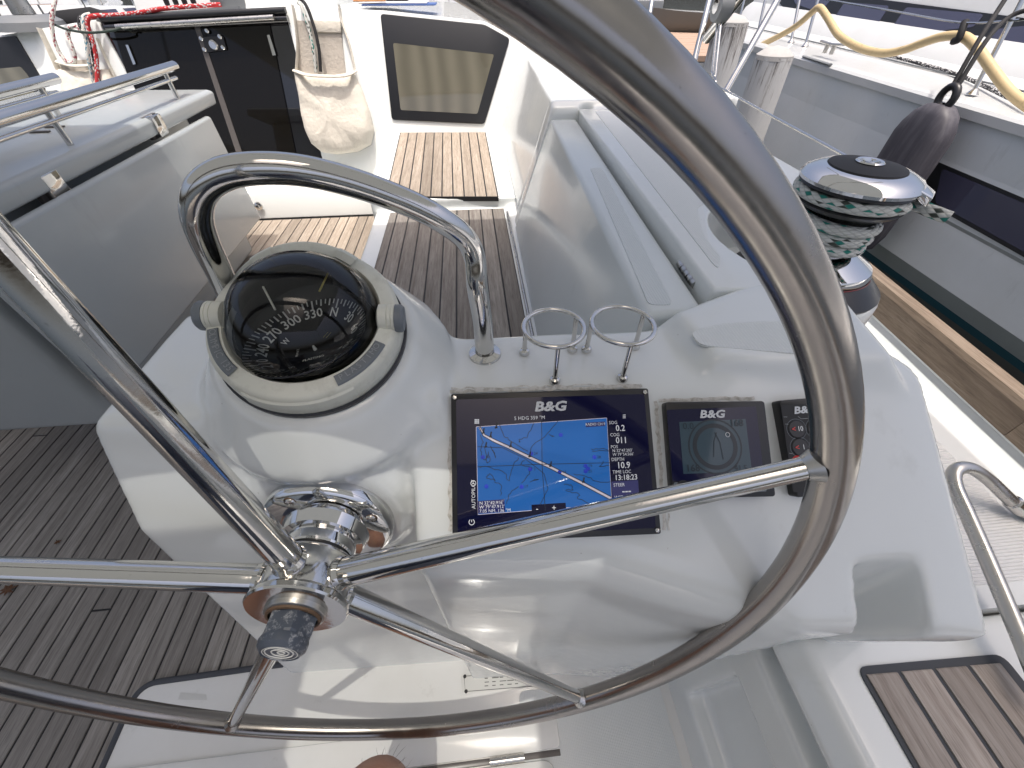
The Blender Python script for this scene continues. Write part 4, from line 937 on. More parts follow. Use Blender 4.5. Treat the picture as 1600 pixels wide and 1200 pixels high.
b1 = bag('halyard_bag', 'off-white canvas rope bag hanging right of the companionway', [(461, 112), (490, 116), (525, 117), (553, 113), (566, 140), (578, 175), (585, 205), (580, 226), (560, 237), (530, 241), (508, 238), (492, 225), (480, 200), (472, 165), (466, 135)],
    [(460, 110, .03), (480, 117, .085), (510, 119, .10), (540, 118, .09), (555, 111, .03)],
    [(.020, [(457, 8, .012), (461, 30, .012), (465, 70, .015), (463, 112, .03)], 'strap'), (.020, [(530, 8, .012), (533, 30, .012), (546, 70, .02), (555, 112, .03)], 'strap')], .10)
slab('back_panel', [(464, 32), (531, 34), (540, 116), (466, 116)], 'canvas_dark', b1, .008, .006)
slab('hem', [(490, 31), (532, 33), (533, 51), (492, 50)], 'canvas', b1, .018, .01, 0, .003)
b2 = bag('halyard_bag', 'off-white canvas rope bag hanging left of the companionway', [(95, 108), (120, 112), (150, 110), (172, 108), (188, 135), (185, 150), (150, 160), (110, 155)],
    [(90, 96, .02), (110, 102, .06), (130, 103, .07), (152, 100, .03)],
    [(.024, [(62, 44, .01), (72, 65, .01), (84, 92, .015), (92, 110, .02)], 'strap'), (.014, [(152, 60, .01), (166, 92, .01), (185, 130, .02)], 'strap')], .08)
slab('back_panel', [(92, 96), (136, 93), (142, 150), (104, 152)], 'canvas_dark', b2, .012, .006)

# ropes led aft over the cabin top
def cord(label, name, pts, r, m, group='control lines on the cabin top'):
    t = tag(tube(name, pts, r, m, None, 10, 8), label, 'rope', group); return t
cord('red rope running along the hatch and hanging into the left bag', 'red_rope', [on_bulk(u, v, l) for u, v, l in ((152, 130, .07), (151, 95, .06), (147, 72, .06), (140, 50, .05), (137, 32, .05), (146, 25, .04), (175, 24, .03), (210, 21, .03), (244, 15, .03), (262, 13, .0), (300, 10, -.05), (345, 7, -.1))], .0105, 'rope_red')
cord('white rope with red flecks looped left of the red rope', 'flecked_rope', [on_bulk(u, v, l) for u, v, l in ((88, -8, .0), (84, 10, .03), (81, 35, .05), (84, 60, .06), (93, 82, .06), (105, 96, .06), (115, 98, .06), (117, 88, .06), (112, 72, .06), (106, 55, .05), (110, 43, .05), (120, 42, .04), (130, 52, .04))], .0095, 'rope_white')
cord('white rope with blue flecks beside the red rope', 'blue_flecked_rope', [on_bulk(u, v, l) for u, v, l in ((150, 140, .05), (144, 118, .06), (139, 95, .07), (135, 65, .07), (130, 40, .06), (131, 26, .04), (142, 22, .02))], .0095, 'rope_blue')
cord('black rope with white flecks hanging under the red rope', 'black_flecked_rope', [on_bulk(u, v, l) for u, v, l in ((158, 132, .06), (150, 108, .05), (145, 85, .045), (140, 60, .04), (126, 45, .04), (124, 30, .04), (130, 24, .02))], .0085, 'rope_dark')
cord('thin dark green cord strung across the left side of the doors', 'green_cord', [on_bulk(u, v, l) for u, v, l in ((84, 38, .03), (105, 46, .06), (140, 51, .09), (175, 48, .08), (190, 44, .05), (205, 47, .03))], .006, 'green_rope')
cord('black cable arching into the right canvas bag', 'black_cable', [on_bulk(u, v, l) for u, v, l in ((466, -4, .02), (478, 8, .05), (490, 40, .06), (498, 75, .06), (501, 112, .05))], .009, 'black_rope')
cord('white rope with flecks beside the black cable', 'bag_rope', [on_bulk(u, v, l) for u, v, l in ((466, 4, .02), (472, 12, .04), (484, 50, .05), (491, 85, .05), (494, 113, .04))], .010, 'rope_green')
# clutches, clipboard, cushion-white roof items
clu = thing('rope_clutch', on_bulk(340, 12, 0)+V((0, .2, .02)), 'dark grey rope clutch bank on the cabin top behind the red rope', 'rope clutch')
cc = on_bulk(345, 12, 0)+V((0, .12, 0))
box('body', (cc.x-.10, cc.x+.10, cc.y, cc.y+.16, cc.z-.02, cc.z+.09), 'bow_grey', clu, .01)
for i in range(4): hull('lever', boxpts(cc.x-.36+i*.05, cc.x-.325+i*.05, cc.y+.0, cc.y+.16, cc.z, cc.z+.08), 'black_plastic', clu, .01)
cbp = on_bulk(620, 14, 0)
cl = thing('clipboard', cbp+V((0, .2, .02)), 'blue clipboard with papers lying on the cabin top above the window', 'clipboard')
zc = cbp.z+.012
box('board', (cbp.x-.20, cbp.x+.22, cbp.y+.03, cbp.y+.32, zc, zc+.006), 'board_blue', cl, .002); box('papers', (cbp.x-.22, cbp.x+.17, cbp.y+.05, cbp.y+.30, zc+.007, zc+.014), 'paper', cl, .002)
tag(tube('pencil', [V((cbp.x-.24, cbp.y+.03, zc+.022)), V((cbp.x-.06, cbp.y+.05, zc+.022))], .006, 'pencil', None, 6, raw=True), 'orange pencil lying on the clipboard', 'pencil')
hull('clip', [V((cbp.x-.08+dx, cbp.y+.2+dy, zc+.014+h)) for dx, dy, h in ((0, 0, 0), (.13, 0, 0), (.02, 0, .05), (.09, 0, .05), (0, .06, 0), (.13, .06, 0), (.02, .06, .04), (.09, .06, .04))], 'black_plastic', cl, .004)

# ------------------------------------------------------------------ bent stainless side rail at right
sr = thing('side_rail', (.85, .0, .6), 'bent stainless rail tube on the side deck at the right edge', 'rail')
pA = [PX(1640, 1105, .71), PX(1600, 1010, .735), PX(1545, 880, .76), PX(1510, 800, .775), PX(1493, 762, .783), PX(1490, 741, .79), PX(1500, 731, .805), PX(1520, 733, .83), PX(1545, 750, .865), PX(1575, 778, .90), PX(1605, 803, .935), PX(1650, 840, .99)]
tube('tube', pA, .0105, 'steel_dull', sr, 18, 8)
d = (pA[10]-pA[9]).normalized(); lathe('coupling', [(.0108, -.014), (.0135, -.012), (.0135, .010), (.0108, .012)], PX(1590, 791, .918), d, 'steel', sr, 24)

# own-boat rigging above the rim
def steel_tube(name, label, cat, pts, r, m='steel', group=None): return tag(tube(name, pts, r, m, None, 14, 6, raw=len(pts) < 3), label, cat, group)
steel_tube('gate_brace', 'slanted light steel stanchion brace just above the wheel rim', 'stanchion', [PX(1118, 171, 1.08), PX(1226, -20, 1.30)], .013, 'steel')
steel_tube('stanchion', 'upright steel stanchion left of the weathered white pilings', 'stanchion', [PX(1085, 95, 1.1), PX(1112, -15, 1.16)], .013, 'steel')
steel_tube('stanchion', 'thin upright steel stanchion at the top edge near the far dock', 'stanchion', [PX(1014, 30, 1.12), PX(1022, -20, 1.15)], .013, 'steel')
sp_ = thing('boom_strut', PX(1110, 60, 1.2), 'thick short steel tube end with tackle block above the pilings', 'strut')
tube('strut', [PX(1104, 60, 1.2), PX(1172, -25, 1.2)], .024, 'steel', sp_, 20, raw=True); lathe('bore', [(0, .0), (.021, .0)], PX(1104, 60, 1.2)-(PX(1172, -25, 1.2)-PX(1104, 60, 1.2)).normalized()*.001, -(PX(1172, -25, 1.2)-PX(1104, 60, 1.2)), 'black_matt', sp_, 20)
sh = thing('shroud', PX(1115, 125, 1.12), 'twin wire shroud with turnbuckle in front of the left piling', 'shroud')
for o_ in (0, 5): tube('wire', [PX(1112+o_, 122, 1.12), PX(1127+o_, -20, 1.14)], .006, 'steel', sh, 8, raw=True)
bl = PX(1129, 10, 1.13); lathe('block', [(0, .03), (.05, .028), (.056, 0), (.05, -.028), (0, -.03)], bl, (1, 0, 0), 'bow_grey', sh, 24); lathe('sheave', [(0, .034), (.024, .033), (.026, .02)], bl, (-1, 0, 0), 'steel', sh, 20)
tube('lashing', [PX(1112, 112, 1.12), PX(1118, 128, 1.11), PX(1113, 138, 1.10), PX(1128, 142, 1.09), PX(1132, 148, 1.08)], .006, 'steel', sh, 8)
tag(tube('lifeline', [PX(1122, 135, 1.09), PX(1200, 178, 1.06), PX(1300, 232, 1.03), PX(1420, 300, .99)], .0045, 'steel', None, 8), 'thin wire lifeline running aft towards the winch', 'lifeline')

# ------------------------------------------------------------------ neighbouring yacht
nb = thing('neighbouring_yacht', (4.5, 3, -.6), 'grey-hulled yacht with white deck moored alongside at right', 'yacht')
def nx(y):    # outline of the gunwale in plan
    return 3.0+(.22*(y-5.3)**2 if y > 5.3 else 0)
def nz(y): return .668+.026*y
ys = [-3.5, -2, -.5, .5, 1, 1.5, 2, 2.5, 3, 3.5, 4, 4.5, 5, 5.4, 5.8, 6.2, 6.6, 7, 7.3]
sec = [(.0, 0, .80), (.0, 0, 0), (.012, 1, -.20), (.03, 2, -.44), (.045, 3, -.80), (.055, 4, -.82), (.16, 5, -.955), (.185, 6, -1.0), (.30, 7, -1.45)]
def strip(name, a, b, m, y0=None, y1=None, dx=0):
    Y = [y for y in ys if (y0 is None or y >= y0) and (y1 is None or y <= y1)]; vs, fc = [], []
    for y in Y: vs += [V((nx(y)+a[0]+dx, y, nz(y)+a[1])), V((nx(y)+b[0]+dx, y, nz(y)+b[1]))]
    for i in range(len(Y)-1): fc.append((2*i, 2*i+1, 2*i+3, 2*i+2))
    return mesh(name, vs, fc, m, nb, True, None, 40)
strip('topsides', (0, -.02), (.03, -.235), 'hull_grey'); strip('topsides', (.03, -.235), (.04, -.46), 'hull_grey')
strip('topsides', (.04, -.46), (.05, -.83), 'hull_grey'); strip('lower_hull', (.05, -.83), (.15, -.965), 'hull_grey'); strip('boot_stripe', (.15, -.965), (.17, -1.02), 'teal'); strip('underbody', (.17, -1.02), (.45, -1.6), 'antifoul')
# recessed hull window with frame
def nhull(u, v, dx=0):
    y = 2
    for _ in range(6): p = PX(u, v, nx(y)+.035+dx); y = p.y
    return p
hwp = [nhull(u, v, -.004) for u, v in ((1452, 246), (1600, 308), (1700, 352), (1700, 462), (1600, 402), (1438, 311))]
hw = poly('hull_window', round_poly(hwp, .03), .02, (-1, 0, .05), 'frame_black', nb)
cwn = sum(hwp, V())/6; poly('pane', round_poly([cwn+(p-cwn)*.8+V((-.003, 0, 0)) for p in hwp], .03), .01, (-1, 0, .05), 'neigh_glass', hw)
strip('rub_rail', (-.012, -.485), (.01, -.51), 'boat_white', None, 3.2)
# gunwale, deck, cabin
def band(name, secs, m, straight=False):
    vs, fc = [], []; n = len(secs)
    for y in ys: vs += [V(((3.0 if straight or a > .5 else nx(y))+a, y, nz(y)+b)) for a, b in secs]
    for i in range(len(ys)-1):
        for j in range(n-1): fc.append((i*n+j, (i+1)*n+j, (i+1)*n+j+1, i*n+j+1))
    return mesh(name, vs, fc, m, nb, True, None, 30)
band('gunwale', [(.0, -.02), (-.02, -.015), (-.022, .03), (-.01, .045), (.07, .05), (.09, .03), (.10, .012)], 'boat_white')
band('side_deck', [(.098, .013), (.85, .035), (.95, .06)], 'boat_white'); band('cabin_side', [(.95, .06), (1.02, .18), (1.10, .23), (1.22, .62)], 'boat_white'); band('cabin_top', [(1.22, .62), (1.5, .72), (2.6, .80), (4.0, .6)], 'boat_white')
band('grab_track', [(.70, .036), (.70, .045), (.715, .045), (.715, .036)], 'bow_grey')
def ncab(u, v, dx=0):
    y = 3
    for _ in range(8):
        p = PP(u, v, (3.0+1.10+dx, y, nz(y)+.23), (-1, 0, .31)); y = p.y
    return p
def cpoly(name, px, m, parent, lift, th=.01, rnd=.0):
    pts = [ncab(u, v, -lift) for u, v in px]; return poly(name, round_poly(pts, rnd) if rnd else pts, th, (-1, 0, .31), m, parent)
wbd = cpoly('window_band', [(1195, -25), (1322, -8), (1600, 28), (1680, 40), (1680, 150), (1600, 102), (1530, 76), (1432, 64), (1420, 72), (1275, 28), (1222, 10)], 'frame_black', nb, .008)
for px in ([(1320, 3), (1390, 9), (1364, 48), (1304, 27)], [(1416, 11), (1538, 22), (1522, 42), (1432, 52), (1420, 60), (1387, 52)], [(1550, 46), (1602, 40), (1640, 50), (1640, 120), (1600, 97), (1543, 80)], [(1235, -12), (1300, -3), (1282, 20), (1243, 6)]):
    cpoly('window_pane', px, 'neigh_glass', wbd, .011, .004, .03)
def ndeck(u, v, h=.02): 
    y = 3
    for _ in range(6): p = PZ(u, v, nz(y)+h); y = p.y
    return p
ct = thing('mooring_cleat', ndeck(1293, 80, .05), 'grey mooring cleat on the deck edge of the neighbouring yacht', 'cleat')
c = ndeck(1293, 84, .05)
for dy in (-.045, .045): tube('cleat_leg', [c+V((0, dy, 0)), c+V((0, dy, .06))], .018, 'steel_dull', ct, 12, raw=True)
tube('horn', [c+V((0, y_, .06+h)) for y_, h in ((-.15, .015), (-.07, .008), (0, .005), (.07, .008), (.15, .015))], .018, 'steel_dull', ct, 12, 4, flat=.6)
fl_ = thing('fairlead', ndeck(1278, 95, .05), 'long grey slot fairlead in the gunwale of the neighbouring yacht', 'fairlead')
a, b = ndeck(1256, 88, .052), ndeck(1298, 101, .052); tube('slot', [a, a.lerp(b, .5), b], .016, 'bow_grey', fl_, 10, 3, flat=.5)
def stan(label, ub, vb, ut, vt, r=.014):
    b = ndeck(ub, vb, .03); t = PX(ut, vt, b.x+.02); s = thing('neighbour_stanchion', b, label, 'stanchion', 'stanchions of the neighbouring yacht')
    tube('post', [b, t], r, 'steel', s, 12, raw=True); lathe('foot', [(r, .03), (r+.012, .012), (r+.02, 0)], b, (0, 0, 1), 'steel', s, 16)
stan('thick steel stanchion behind the dark fender', 1519, 147, 1600, -5); stan('steel stanchion on neighbouring deck left of the cleat', 1258, 72, 1282, -15); stan('steel stanchion on neighbouring deck nearest the right piling', 1236, 66, 1252, -15)
stan('steel stanchion on neighbouring deck behind the left piling', 1150, 50, 1168, -20); stan('steel stanchion on neighbouring deck between the two pilings', 1184, 52, 1200, -20)
tag(tube('upper_lifeline', [PX(1285, -2, 3.12), PX(1400, 18, 3.12), PX(1500, 35, 3.12), PX(1580, 32, 3.1), PX(1640, 25, 3.1)], .006, 'steel', None, 6), 'wire lifeline along the neighbouring yacht above the yellow hose', 'lifeline')
tag(tube('deck_chain', [ndeck(1385, 86, .05), ndeck(1440, 100, .05), ndeck(1500, 118, .05), ndeck(1575, 152, .05), ndeck(1640, 185, .05)], .012, 'rope_dark', None, 8), 'flecked line lying along the neighbouring deck behind the fender', 'rope')
# hose hung from the lifeline
hz = [(1190, 70), (1218, 56), (1245, 40), (1268, 20), (1280, 12), (1292, 26), (1308, 52), (1326, 66), (1352, 78), (1382, 83), (1412, 78), (1442, 67), (1470, 58), (1495, 56), (1512, 61), (1530, 80), (1550, 108), (1575, 140), (1602, 163), (1650, 195)]
tag(tube('water_hose', [PX(u, v, 3.16+.0*i) for i, (u, v) in enumerate(hz)], .026, 'hose', None, 14, 5), 'yellow hose draped along the rail of the neighbouring yacht', 'hose')
tag(tube('hose_lashing', [PX(1508, 34, 3.13), PX(1503, 48, 3.11), PX(1497, 62, 3.11), PX(1490, 64, 3.12)], .02, 'black_rope', None, 8), 'black tie holding up the yellow hose', 'tie')
# fender
fd = thing('fender', PX(1440, 210, 2.80), 'dark grey flat fender hanging on black lines against the grey hull', 'fender')
ftop = PX(1484, 146, 2.84); vs, fs2 = [], []
secs = [(0, .03, .03), (.01, .075, .05), (.05, .125, .07), (.115, .16, .075), (.17, .172, .085), (.5, .175, .09), (.75, .17, .09), (.85, .15, .07), (.88, .03, .02)]; NS = 48
for h, ry, rx in secs:
    for s in range(NS):
        t = 2*math.pi*s/NS; fl2 = 1+.02*math.cos(t*12) if .05 < h < .8 else 1
        cs, sn = math.cos(t), math.sin(t); q4 = (abs(cs)**3.2+abs(sn)**3.2)**(-1/3.2); vs.append(ftop+V((rx*cs*fl2*q4, ry*sn*fl2*q4, -.05-h)))
for i in range(len(secs)-1):
    for s in range(NS): fs2.append((i*NS+s, i*NS+(s+1) % NS, (i+1)*NS+(s+1) % NS, (i+1)*NS+s))
mesh('body', vs, fs2, 'fender', fd, True, None, 60)
tube('eye', [ftop+V((0, .045*math.cos(t), -.02+.055*math.sin(t))) for t in [2*math.pi*i/14 for i in range(14)]], .020, 'black_plastic', fd, 10, 2, True)
tag(tube('fender_line', [ftop+V((0, .01, .02)), PX(1530, 62, 2.92), PX(1560, 15, 3.05), PX(1575, -8, 3.1)], .012, 'black_rope', None, 8), 'left of the two black lines holding the fender', 'rope', 'fender lines')
tag(tube('fender_line', [ftop+V((0, -.02, .02)), PX(1540, 65, 2.92), PX(1575, 28, 3.05), PX(1610, 14, 3.1)], .012, 'black_rope', None, 8), 'right of the two black lines holding the fender', 'rope', 'fender lines')

# ------------------------------------------------------------------ pilings
def piling(label, u, v, xp, r, lean):
    c = PX(u, v, xp); t = thing('dock_piling', V((c.x, c.y, -1.2)), label, 'piling', 'wooden mooring pilings'); vs, fs2 = [], []; NS = 28; n = 26
    for i in range(n+1):
        h = i/n; z_ = -1.4+(c.z+1.4)*h
        for s in range(NS):
            a = 2*math.pi*s/NS; rr = r*(1.06-.08*h)*(1+.035*noise.noise(V((math.cos(a)*2.5, math.sin(a)*2.5, h*1.2)))+.02*noise.noise(V((math.cos(a)*9, math.sin(a)*9, h*2))))
            vs.append(V((c.x+lean*(h-1)+rr*math.cos(a), c.y+rr*math.sin(a), z_)))
    for i in range(n):
        for s in range(NS): fs2.append((i*NS+s, i*NS+(s+1) % NS, (i+1)*NS+(s+1) % NS, (i+1)*NS+s))
    mesh('post', vs, fs2, 'piling_paint', t)
    lathe('top_cap', [(r*.99, -.02), (r*.97, .01), (r*.6, .05), (0, .07)], c, (0, 0, 1), 'dock_cap', t, 28)
mat('dock_cap', (.36, .34, .32), .9); k = N(MATS['dock_cap']); k.l(k.mix(k.noise(k.pos(), 20, 5, .7), (.44, .435, .43), (.27, .265, .255)), k.b.inputs['Base Color'])
piling('weathered white-painted mooring piling on the right, beside the grey hull', 1210, 88, 2.55, .145, -.10); piling('weathered white-painted mooring piling on the left, behind the shroud', 1143, 36, 2.55, .155, -.10)

# ------------------------------------------------------------------ floating dock, dinghy and boats beyond
dk = thing('floating_dock', (7.5, 18, -.6), 'brown floating dock beyond the pilings', 'dock')
for i in range(20):
    y0 = 13.5+i*.62; hull('deck_board', boxpts(5.2, 10.4, y0, y0+.6, -.30, -.16+.006*(i % 3)), 'dock_wood', dk, .01, 1)
box('float', (5.3, 10.3, 13.5, 25.8, -.75, -.31), 'bow_grey', dk, .02)
def boat(name, label, loc, rot, Lh, B, Hh, hullm, kind, group='boats across the marina'):
    t = thing(name, loc, label, 'boat', group); M = Matrix.Translation(V(loc)) @ Matrix.Rotation(rad(rot), 4, 'Z'); tr_ = lambda x, y, z: M @ V((x, y, z))
    vs, fs2 = [], []; n = 14
    for i in range(n+1):
        s = i/n; w_ = B/2*(1-max(0, (s-.45)/.55)**2.2)*(.82+.18*min(1, s*3)); z_ = Hh*(1+.22*s*s)
        for x_, zz in ((-1, z_), (-.96, z_*.45), (-.78, 0), (.0, -.25), (.78, 0), (.96, z_*.45), (1, z_)): vs.append(tr_(w_*x_, -Lh/2+Lh*s, zz))
    for i in range(n):
        for j in range(6): fs2.append((i*7+j, i*7+j+1, i*7+8+j, i*7+7+j))
    fs2.append(tuple(range(7))); mesh('hull', vs, fs2, hullm, t, True, None, 50)
    dv, df = [], []
    for i in range(n+1): dv += [vs[i*7]+V((0, 0, -.02)), vs[i*7+6]+V((0, 0, -.02))]
    for i in range(n): df.append((2*i, 2*i+1, 2*i+3, 2*i+2))
    mesh('deck', dv, df, 'boat_white', t, False)
    if kind == 'dinghy':
        for s in (-.22, .15): hull('thwart', [tr_(x_, Lh*s+y_, z_) for x_ in (-B*.42, B*.42) for y_ in (-.1, .1) for z_ in (Hh*.9, Hh*1.05)], 'boat_white', t, .01, 1)
        return t
    cab = hull('cabin', [tr_(x_, y_, z_) for x_, y_, z_ in ((-B*.34, -Lh*.18, Hh), (B*.34, -Lh*.18, Hh), (-B*.22, Lh*.26, Hh*1.1), (B*.22, Lh*.26, Hh*1.1), (-B*.28, -Lh*.16, Hh+.55), (B*.28, -Lh*.16, Hh+.55), (-B*.16, Lh*.2, Hh+.42), (B*.16, Lh*.2, Hh+.42))], 'boat_white', t, .03)
    for sx_ in (-1, 1):
        for k_ in range(3):
            y0 = -Lh*.12+k_*Lh*.1; f0 = (y0+Lh*.18)/(Lh*.44); f1 = (y0+Lh*.075+Lh*.18)/(Lh*.44)
            w0 = lambda f, h: (B*(.34-.12*f)*(1-h)+B*(.28-.12*f)*h)+.012
            hull('window', [tr_(sx_*w0(f, h)+dx, -Lh*.18+Lh*.44*f, Hh+.06+.5*h) for f in (f0, f1) for h in (.35, .72) for dx in (0, -sx_*.05)], 'neigh_glass', cab, 0)
    if kind == 'sail':
        tube('mast', [tr_(0, Lh*.08, Hh+.4), tr_(0, Lh*.08, Hh+Lh*1.25)], .09, 'boat_white', t, 12, raw=True)
        tube('boom', [tr_(0, Lh*.06, Hh+1.5), tr_(0, -Lh*.38, Hh+1.45)], .075, 'boat_white', t, 10, raw=True); tube('sail_cover', [tr_(0, Lh*.05, Hh+1.7), tr_(0, -Lh*.15, Hh+1.66), tr_(0, -Lh*.36, Hh+1.58)], .15, 'board_blue', t, 10, 4)
        for sx_ in (-1, 1): tube('shroud', [tr_(sx_*B*.46, Lh*.04, Hh), tr_(0, Lh*.08, Hh+Lh*1.2)], .012, 'steel', t, 6, raw=True)
        for sx_ in (-1, 1):
            for k_ in range(5): tube('stanchion', [tr_(sx_*B*.46, -Lh*.4+k_*Lh*.16, Hh), tr_(sx_*B*.46, -Lh*.4+k_*Lh*.16, Hh+.65)], .014, 'steel', t, 6, raw=True)
            tube('lifeline', [tr_(sx_*B*.46, -Lh*.42, Hh+.63), tr_(sx_*B*.46, Lh*.26, Hh+.65)], .008, 'steel', t, 6, raw=True)
    else:
        hull('flybridge', [tr_(x_, y_, z_) for x_ in (-B*.26, B*.26) for y_ in (-Lh*.14, Lh*.12) for z_ in (Hh+.56, Hh+1.1)], 'boat_white', t, .04)
        tube('arch', [tr_(-B*.27, -Lh*.12, Hh+1), tr_(-B*.25, -Lh*.15, Hh+1.9), tr_(0, -Lh*.15, Hh+2), tr_(B*.25, -Lh*.15, Hh+1.9), tr_(B*.27, -Lh*.12, Hh+1)], .04, 'steel', t, 10)
    return t
boat('white_dinghy', 'small grey and white dinghy lying on the far dock', (9.2, 20.5, -.14), 75, 3.2, 1.5, .55, 'antifoul', 'dinghy', None)
boat('motor_boat', 'white motor boat behind the far dock at top right', (8.0, 32, wz), 70, 8, 2.8, 1.1, 'boat_white', 'motor')
boat('sailing_boat', 'white sailing boat farthest off above the cabin bulkhead', (-1.0, 26, wz), -20, 10, 3.2, 1.1, 'boat_white', 'sail')
boat('sailing_boat', 'white sailing boat at the far top left corner', (-9.0, 8.0, wz), -30, 9.5, 3.1, 1.0, 'boat_white', 'sail')
boat('sailing_boat', 'blue-hulled sailing boat beyond the left bag', (-8.5, 12.5, wz), -15, 10, 3.2, 1.05, 'blue_hull' if 'blue_hull' in MATS else 'board_blue', 'sail')
boat('sailing_boat', 'grey sailing boat behind the white one at far left', (-15.0, 13.5, wz), -25, 11, 3.4, 1.1, 'hull_grey', 'sail')
boat('motor_boat', 'white motor boat among the masts at far left', (-13.5, 20, wz), 15, 9, 3.1, 1.2, 'boat_white', 'motor')
pd = thing('port_dock', (-6.2, 9, -.6), 'wooden dock along the port side of the yacht', 'dock')
for i in range(18): hull('deck_board', boxpts(-6.6, -5.4, 3+i*.7, 3.68+i*.7, -.3, -.14), 'dock_wood', pd, .01, 1)
# own cabin-top clutter at the port side
cv = thing('fabric_cover', on_bulk(112, 20, 0)+V((0, .4, 0)), 'black fabric cover on the cabin top left of the hatch', 'cover')
q = [on_bulk(u, v, -.25) for u, v in ((72, 18), (143, 10), (152, 22), (150, 32), (86, 38))]
poly('cover', round_poly(q, .03), .4, BN, 'black_matt', cv, .02)
pw = on_bulk(50, 40, -.1); wpad = thing('cabin_top_winch', pw, 'low brown-grey winch pad on the port edge of the cabin top', 'winch')
lathe('pad', [(0, .05), (.12, .045), (.16, .02), (.17, -.02)], pw, (0, 0, 1), 'bow_grey', wpad, 28); lathe('drum', [(0, .12), (.05, .118), (.055, .05)], pw, (0, 0, 1), 'steel_dull', wpad, 24)

# ------------------------------------------------------------------ bimini overhead: blue canvas with a vinyl panel above the helm, tinted to soften the sun patch
bz = 2.15
bi = thing('bimini', (-1.1, .2, bz), 'blue canvas bimini with tinted vinyl roof panel over the cockpit', 'bimini')
def sag(x, y): return bz+.10*(1-((x+1.1)/2.2)**2)
def sheet(name, x0, x1, y0, y1, m, nx_=10, ny=6):
    vs, fs2 = [], []
    for i in range(nx_+1):
        for j in range(ny+1): x_, y_ = x0+(x1-x0)*i/nx_, y0+(y1-y0)*j/ny; vs.append(V((x_, y_, sag(x_, y_))))
    for i in range(nx_):
        for j in range(ny): b = i*(ny+1)+j; fs2.append((b, b+ny+1, b+ny+2, b+1))
    return mesh(name, vs, fs2, m, bi)
wx0, wx1, wy0, wy1 = -.40, .205, -.75, .075
sheet('canvas_panel', -3.2, 1.06, wy1, 1.5, 'bimini_blue'); sheet('canvas_panel', -3.2, 1.06, -1.7, wy0, 'bimini_blue'); sheet('canvas_panel', -3.2, wx0, wy0, wy1, 'bimini_blue'); sheet('canvas_panel', wx1, 1.06, wy0, wy1, 'bimini_blue')
sheet('vinyl_window', wx0, wx1, wy0, wy1, 'vinyl')
for y_ in (-1.65, .9, 1.47):
    tube('frame_hoop', [V((-3.25, y_, .95 if abs(y_) > 1.6 else 1.6))]+[V((-3.2+4.26*i/10, y_, sag(-3.2+4.26*i/10, y_)-.018)) for i in range(11)]+[V((1.11, y_, 1.6))], .014, 'steel', bi, 12, 4)

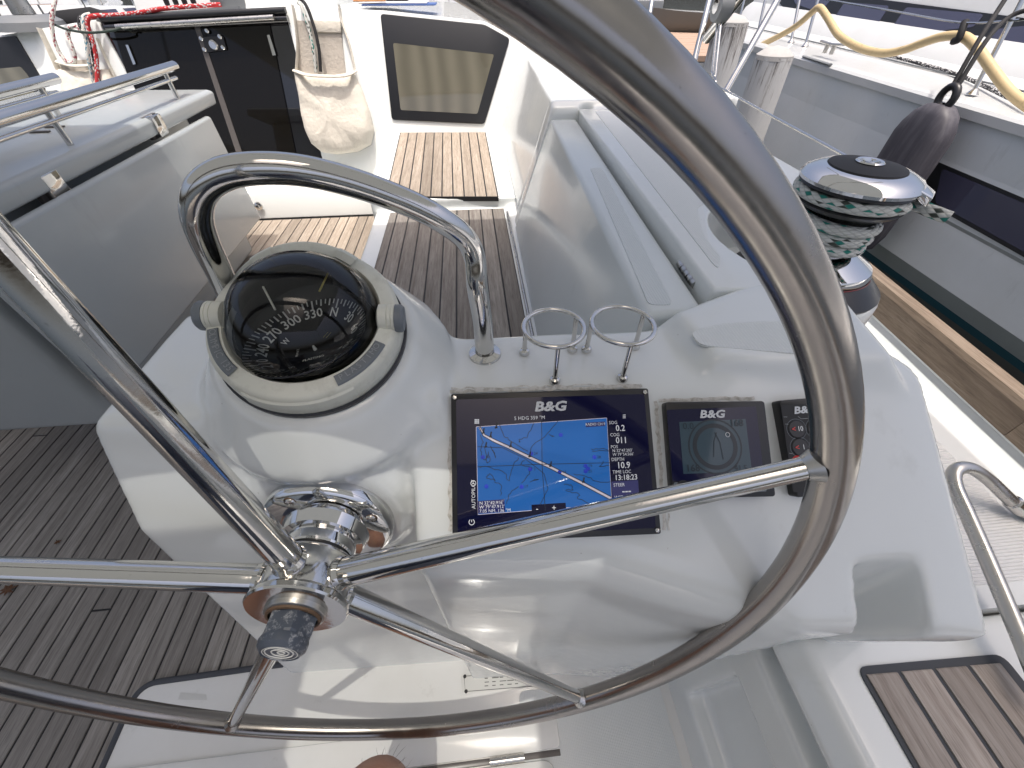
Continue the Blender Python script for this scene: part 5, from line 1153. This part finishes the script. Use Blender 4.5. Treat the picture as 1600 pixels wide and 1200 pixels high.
# ------------------------------------------------------------------ the photographer's legs, knees just in view
pe = thing('person', (-.35, -.12, .02), 'bare knees of a person standing at the wheel', 'person')
def legs():
    bm = bmesh.new(); me = bpy.data.meshes.new('legs')
    J = [((-0.340, -0.420, 0.930), .15), ((-0.245, -0.400, 0.860), .105), ((-0.216, -0.203, 0.660), .082), ((-0.205, -0.028, 0.492), .062), ((-0.205, -0.018, 0.440), .056), ((-0.207, -0.091, 0.330), .057), ((-0.210, -0.216, 0.160), .040), ((-0.210, -0.231, 0.085), .037), ((-0.210, -0.126, 0.050), .036), ((-0.207, -0.046, 0.035), .026),
         ((-0.435, -0.400, 0.860), .105), ((-0.505, -0.230, 0.660), .082), ((-0.550, -0.050, 0.490), .062), ((-0.550, -0.042, 0.440), .056), ((-0.550, -0.130, 0.330), .057), ((-0.550, -0.250, 0.160), .040), ((-0.550, -0.265, 0.085), .037), ((-0.552, -0.160, 0.050), .036), ((-0.555, -0.080, 0.035), .026)]
    E_ = [(0, 1)]+[(i, i+1) for i in range(1, 9)]+[(0, 10)]+[(i, i+1) for i in range(10, 18)]
    me.from_pydata([j[0] for j in J], E_, []); o = bpy.data.objects.new('legs', me); COL.objects.link(o)
    sk = o.modifiers.new('s', 'SKIN'); sd2 = me.skin_vertices[0].data
    for i, j in enumerate(J): sd2[i].radius = (j[1], j[1]); sd2[i].use_root = (i == 0)
    ss = o.modifiers.new('u', 'SUBSURF'); ss.levels = 3; ss.render_levels = 3
    dg = bpy.context.evaluated_depsgraph_get(); mm = bpy.data.meshes.new_from_object(o.evaluated_get(dg), depsgraph=dg)
    vs = [v.co.copy() for v in mm.vertices]; fs2 = [tuple(p.vertices) for p in mm.polygons]; nn = [v.normal.copy() for v in mm.vertices]
    bpy.data.objects.remove(o); bpy.data.meshes.remove(mm)
    body = mesh('body', vs, fs2, 'skin', pe)
    # fine hairs over the knees
    hv, hf = [], []; random.seed(5); cand = [i for i, v in enumerate(vs) if .30 < v.z < .60 and v.y > -.2]
    for _ in range(420):
        i = random.choice(cand); p = vs[i]+V([random.uniform(-.006, .006) for _ in range(3)]); n = (nn[i]+V([random.uniform(-.7, .7) for _ in range(3)])).normalized(); l = random.uniform(.008, .02); s = n.cross(V((random.random(), random.random(), random.random()))).normalized()*.0002
        b = len(hv); md = p+n*l*.6; tp = p+n*l+V((0, 0, -l*.35)); hv += [p-s, p+s, md+s, md-s, tp]; hf += [(b, b+1, b+2, b+3), (b+3, b+2, b+4)]
    tag(mesh('leg_hair', hv, hf, 'hair', body, False), kind='stuff')
    # shorts as a loose shell over hips and thighs
    sel = [i for i, v in enumerate(vs) if v.z > .60]; ss_ = set(sel); mp = {i: k for k, i in enumerate(sel)}
    mesh('shorts', [vs[i]+nn[i]*.012 for i in sel], [tuple(mp[i] for i in f) for f in fs2 if all(i in ss_ for i in f)], 'shorts', pe)
legs()

# small litter: dry leaves on the teak
for (u, v), lab, sc_ in (((12, 922), 'dry brown leaf on the teak at the left edge below the spoke', .03), ((90, 847), 'small dry leaf scrap on the teak left of the pedestal', .014)):
    p = PZ(u, v, .003); pts = []
    for i in range(14): a = 2*math.pi*i/14; r = sc_*(1 if i % 2 else .45)*random.uniform(.7, 1.1); pts.append(p+V((math.cos(a)*r, math.sin(a)*r*.8, random.uniform(0, .004))))
    vs = [p+V((0, 0, .005))]+pts; tag(mesh('dry_leaf', vs, [(0, i+1, (i+1) % 14+1) for i in range(14)], 'leaf_brown', None, False), lab, 'leaf', 'dry leaves')
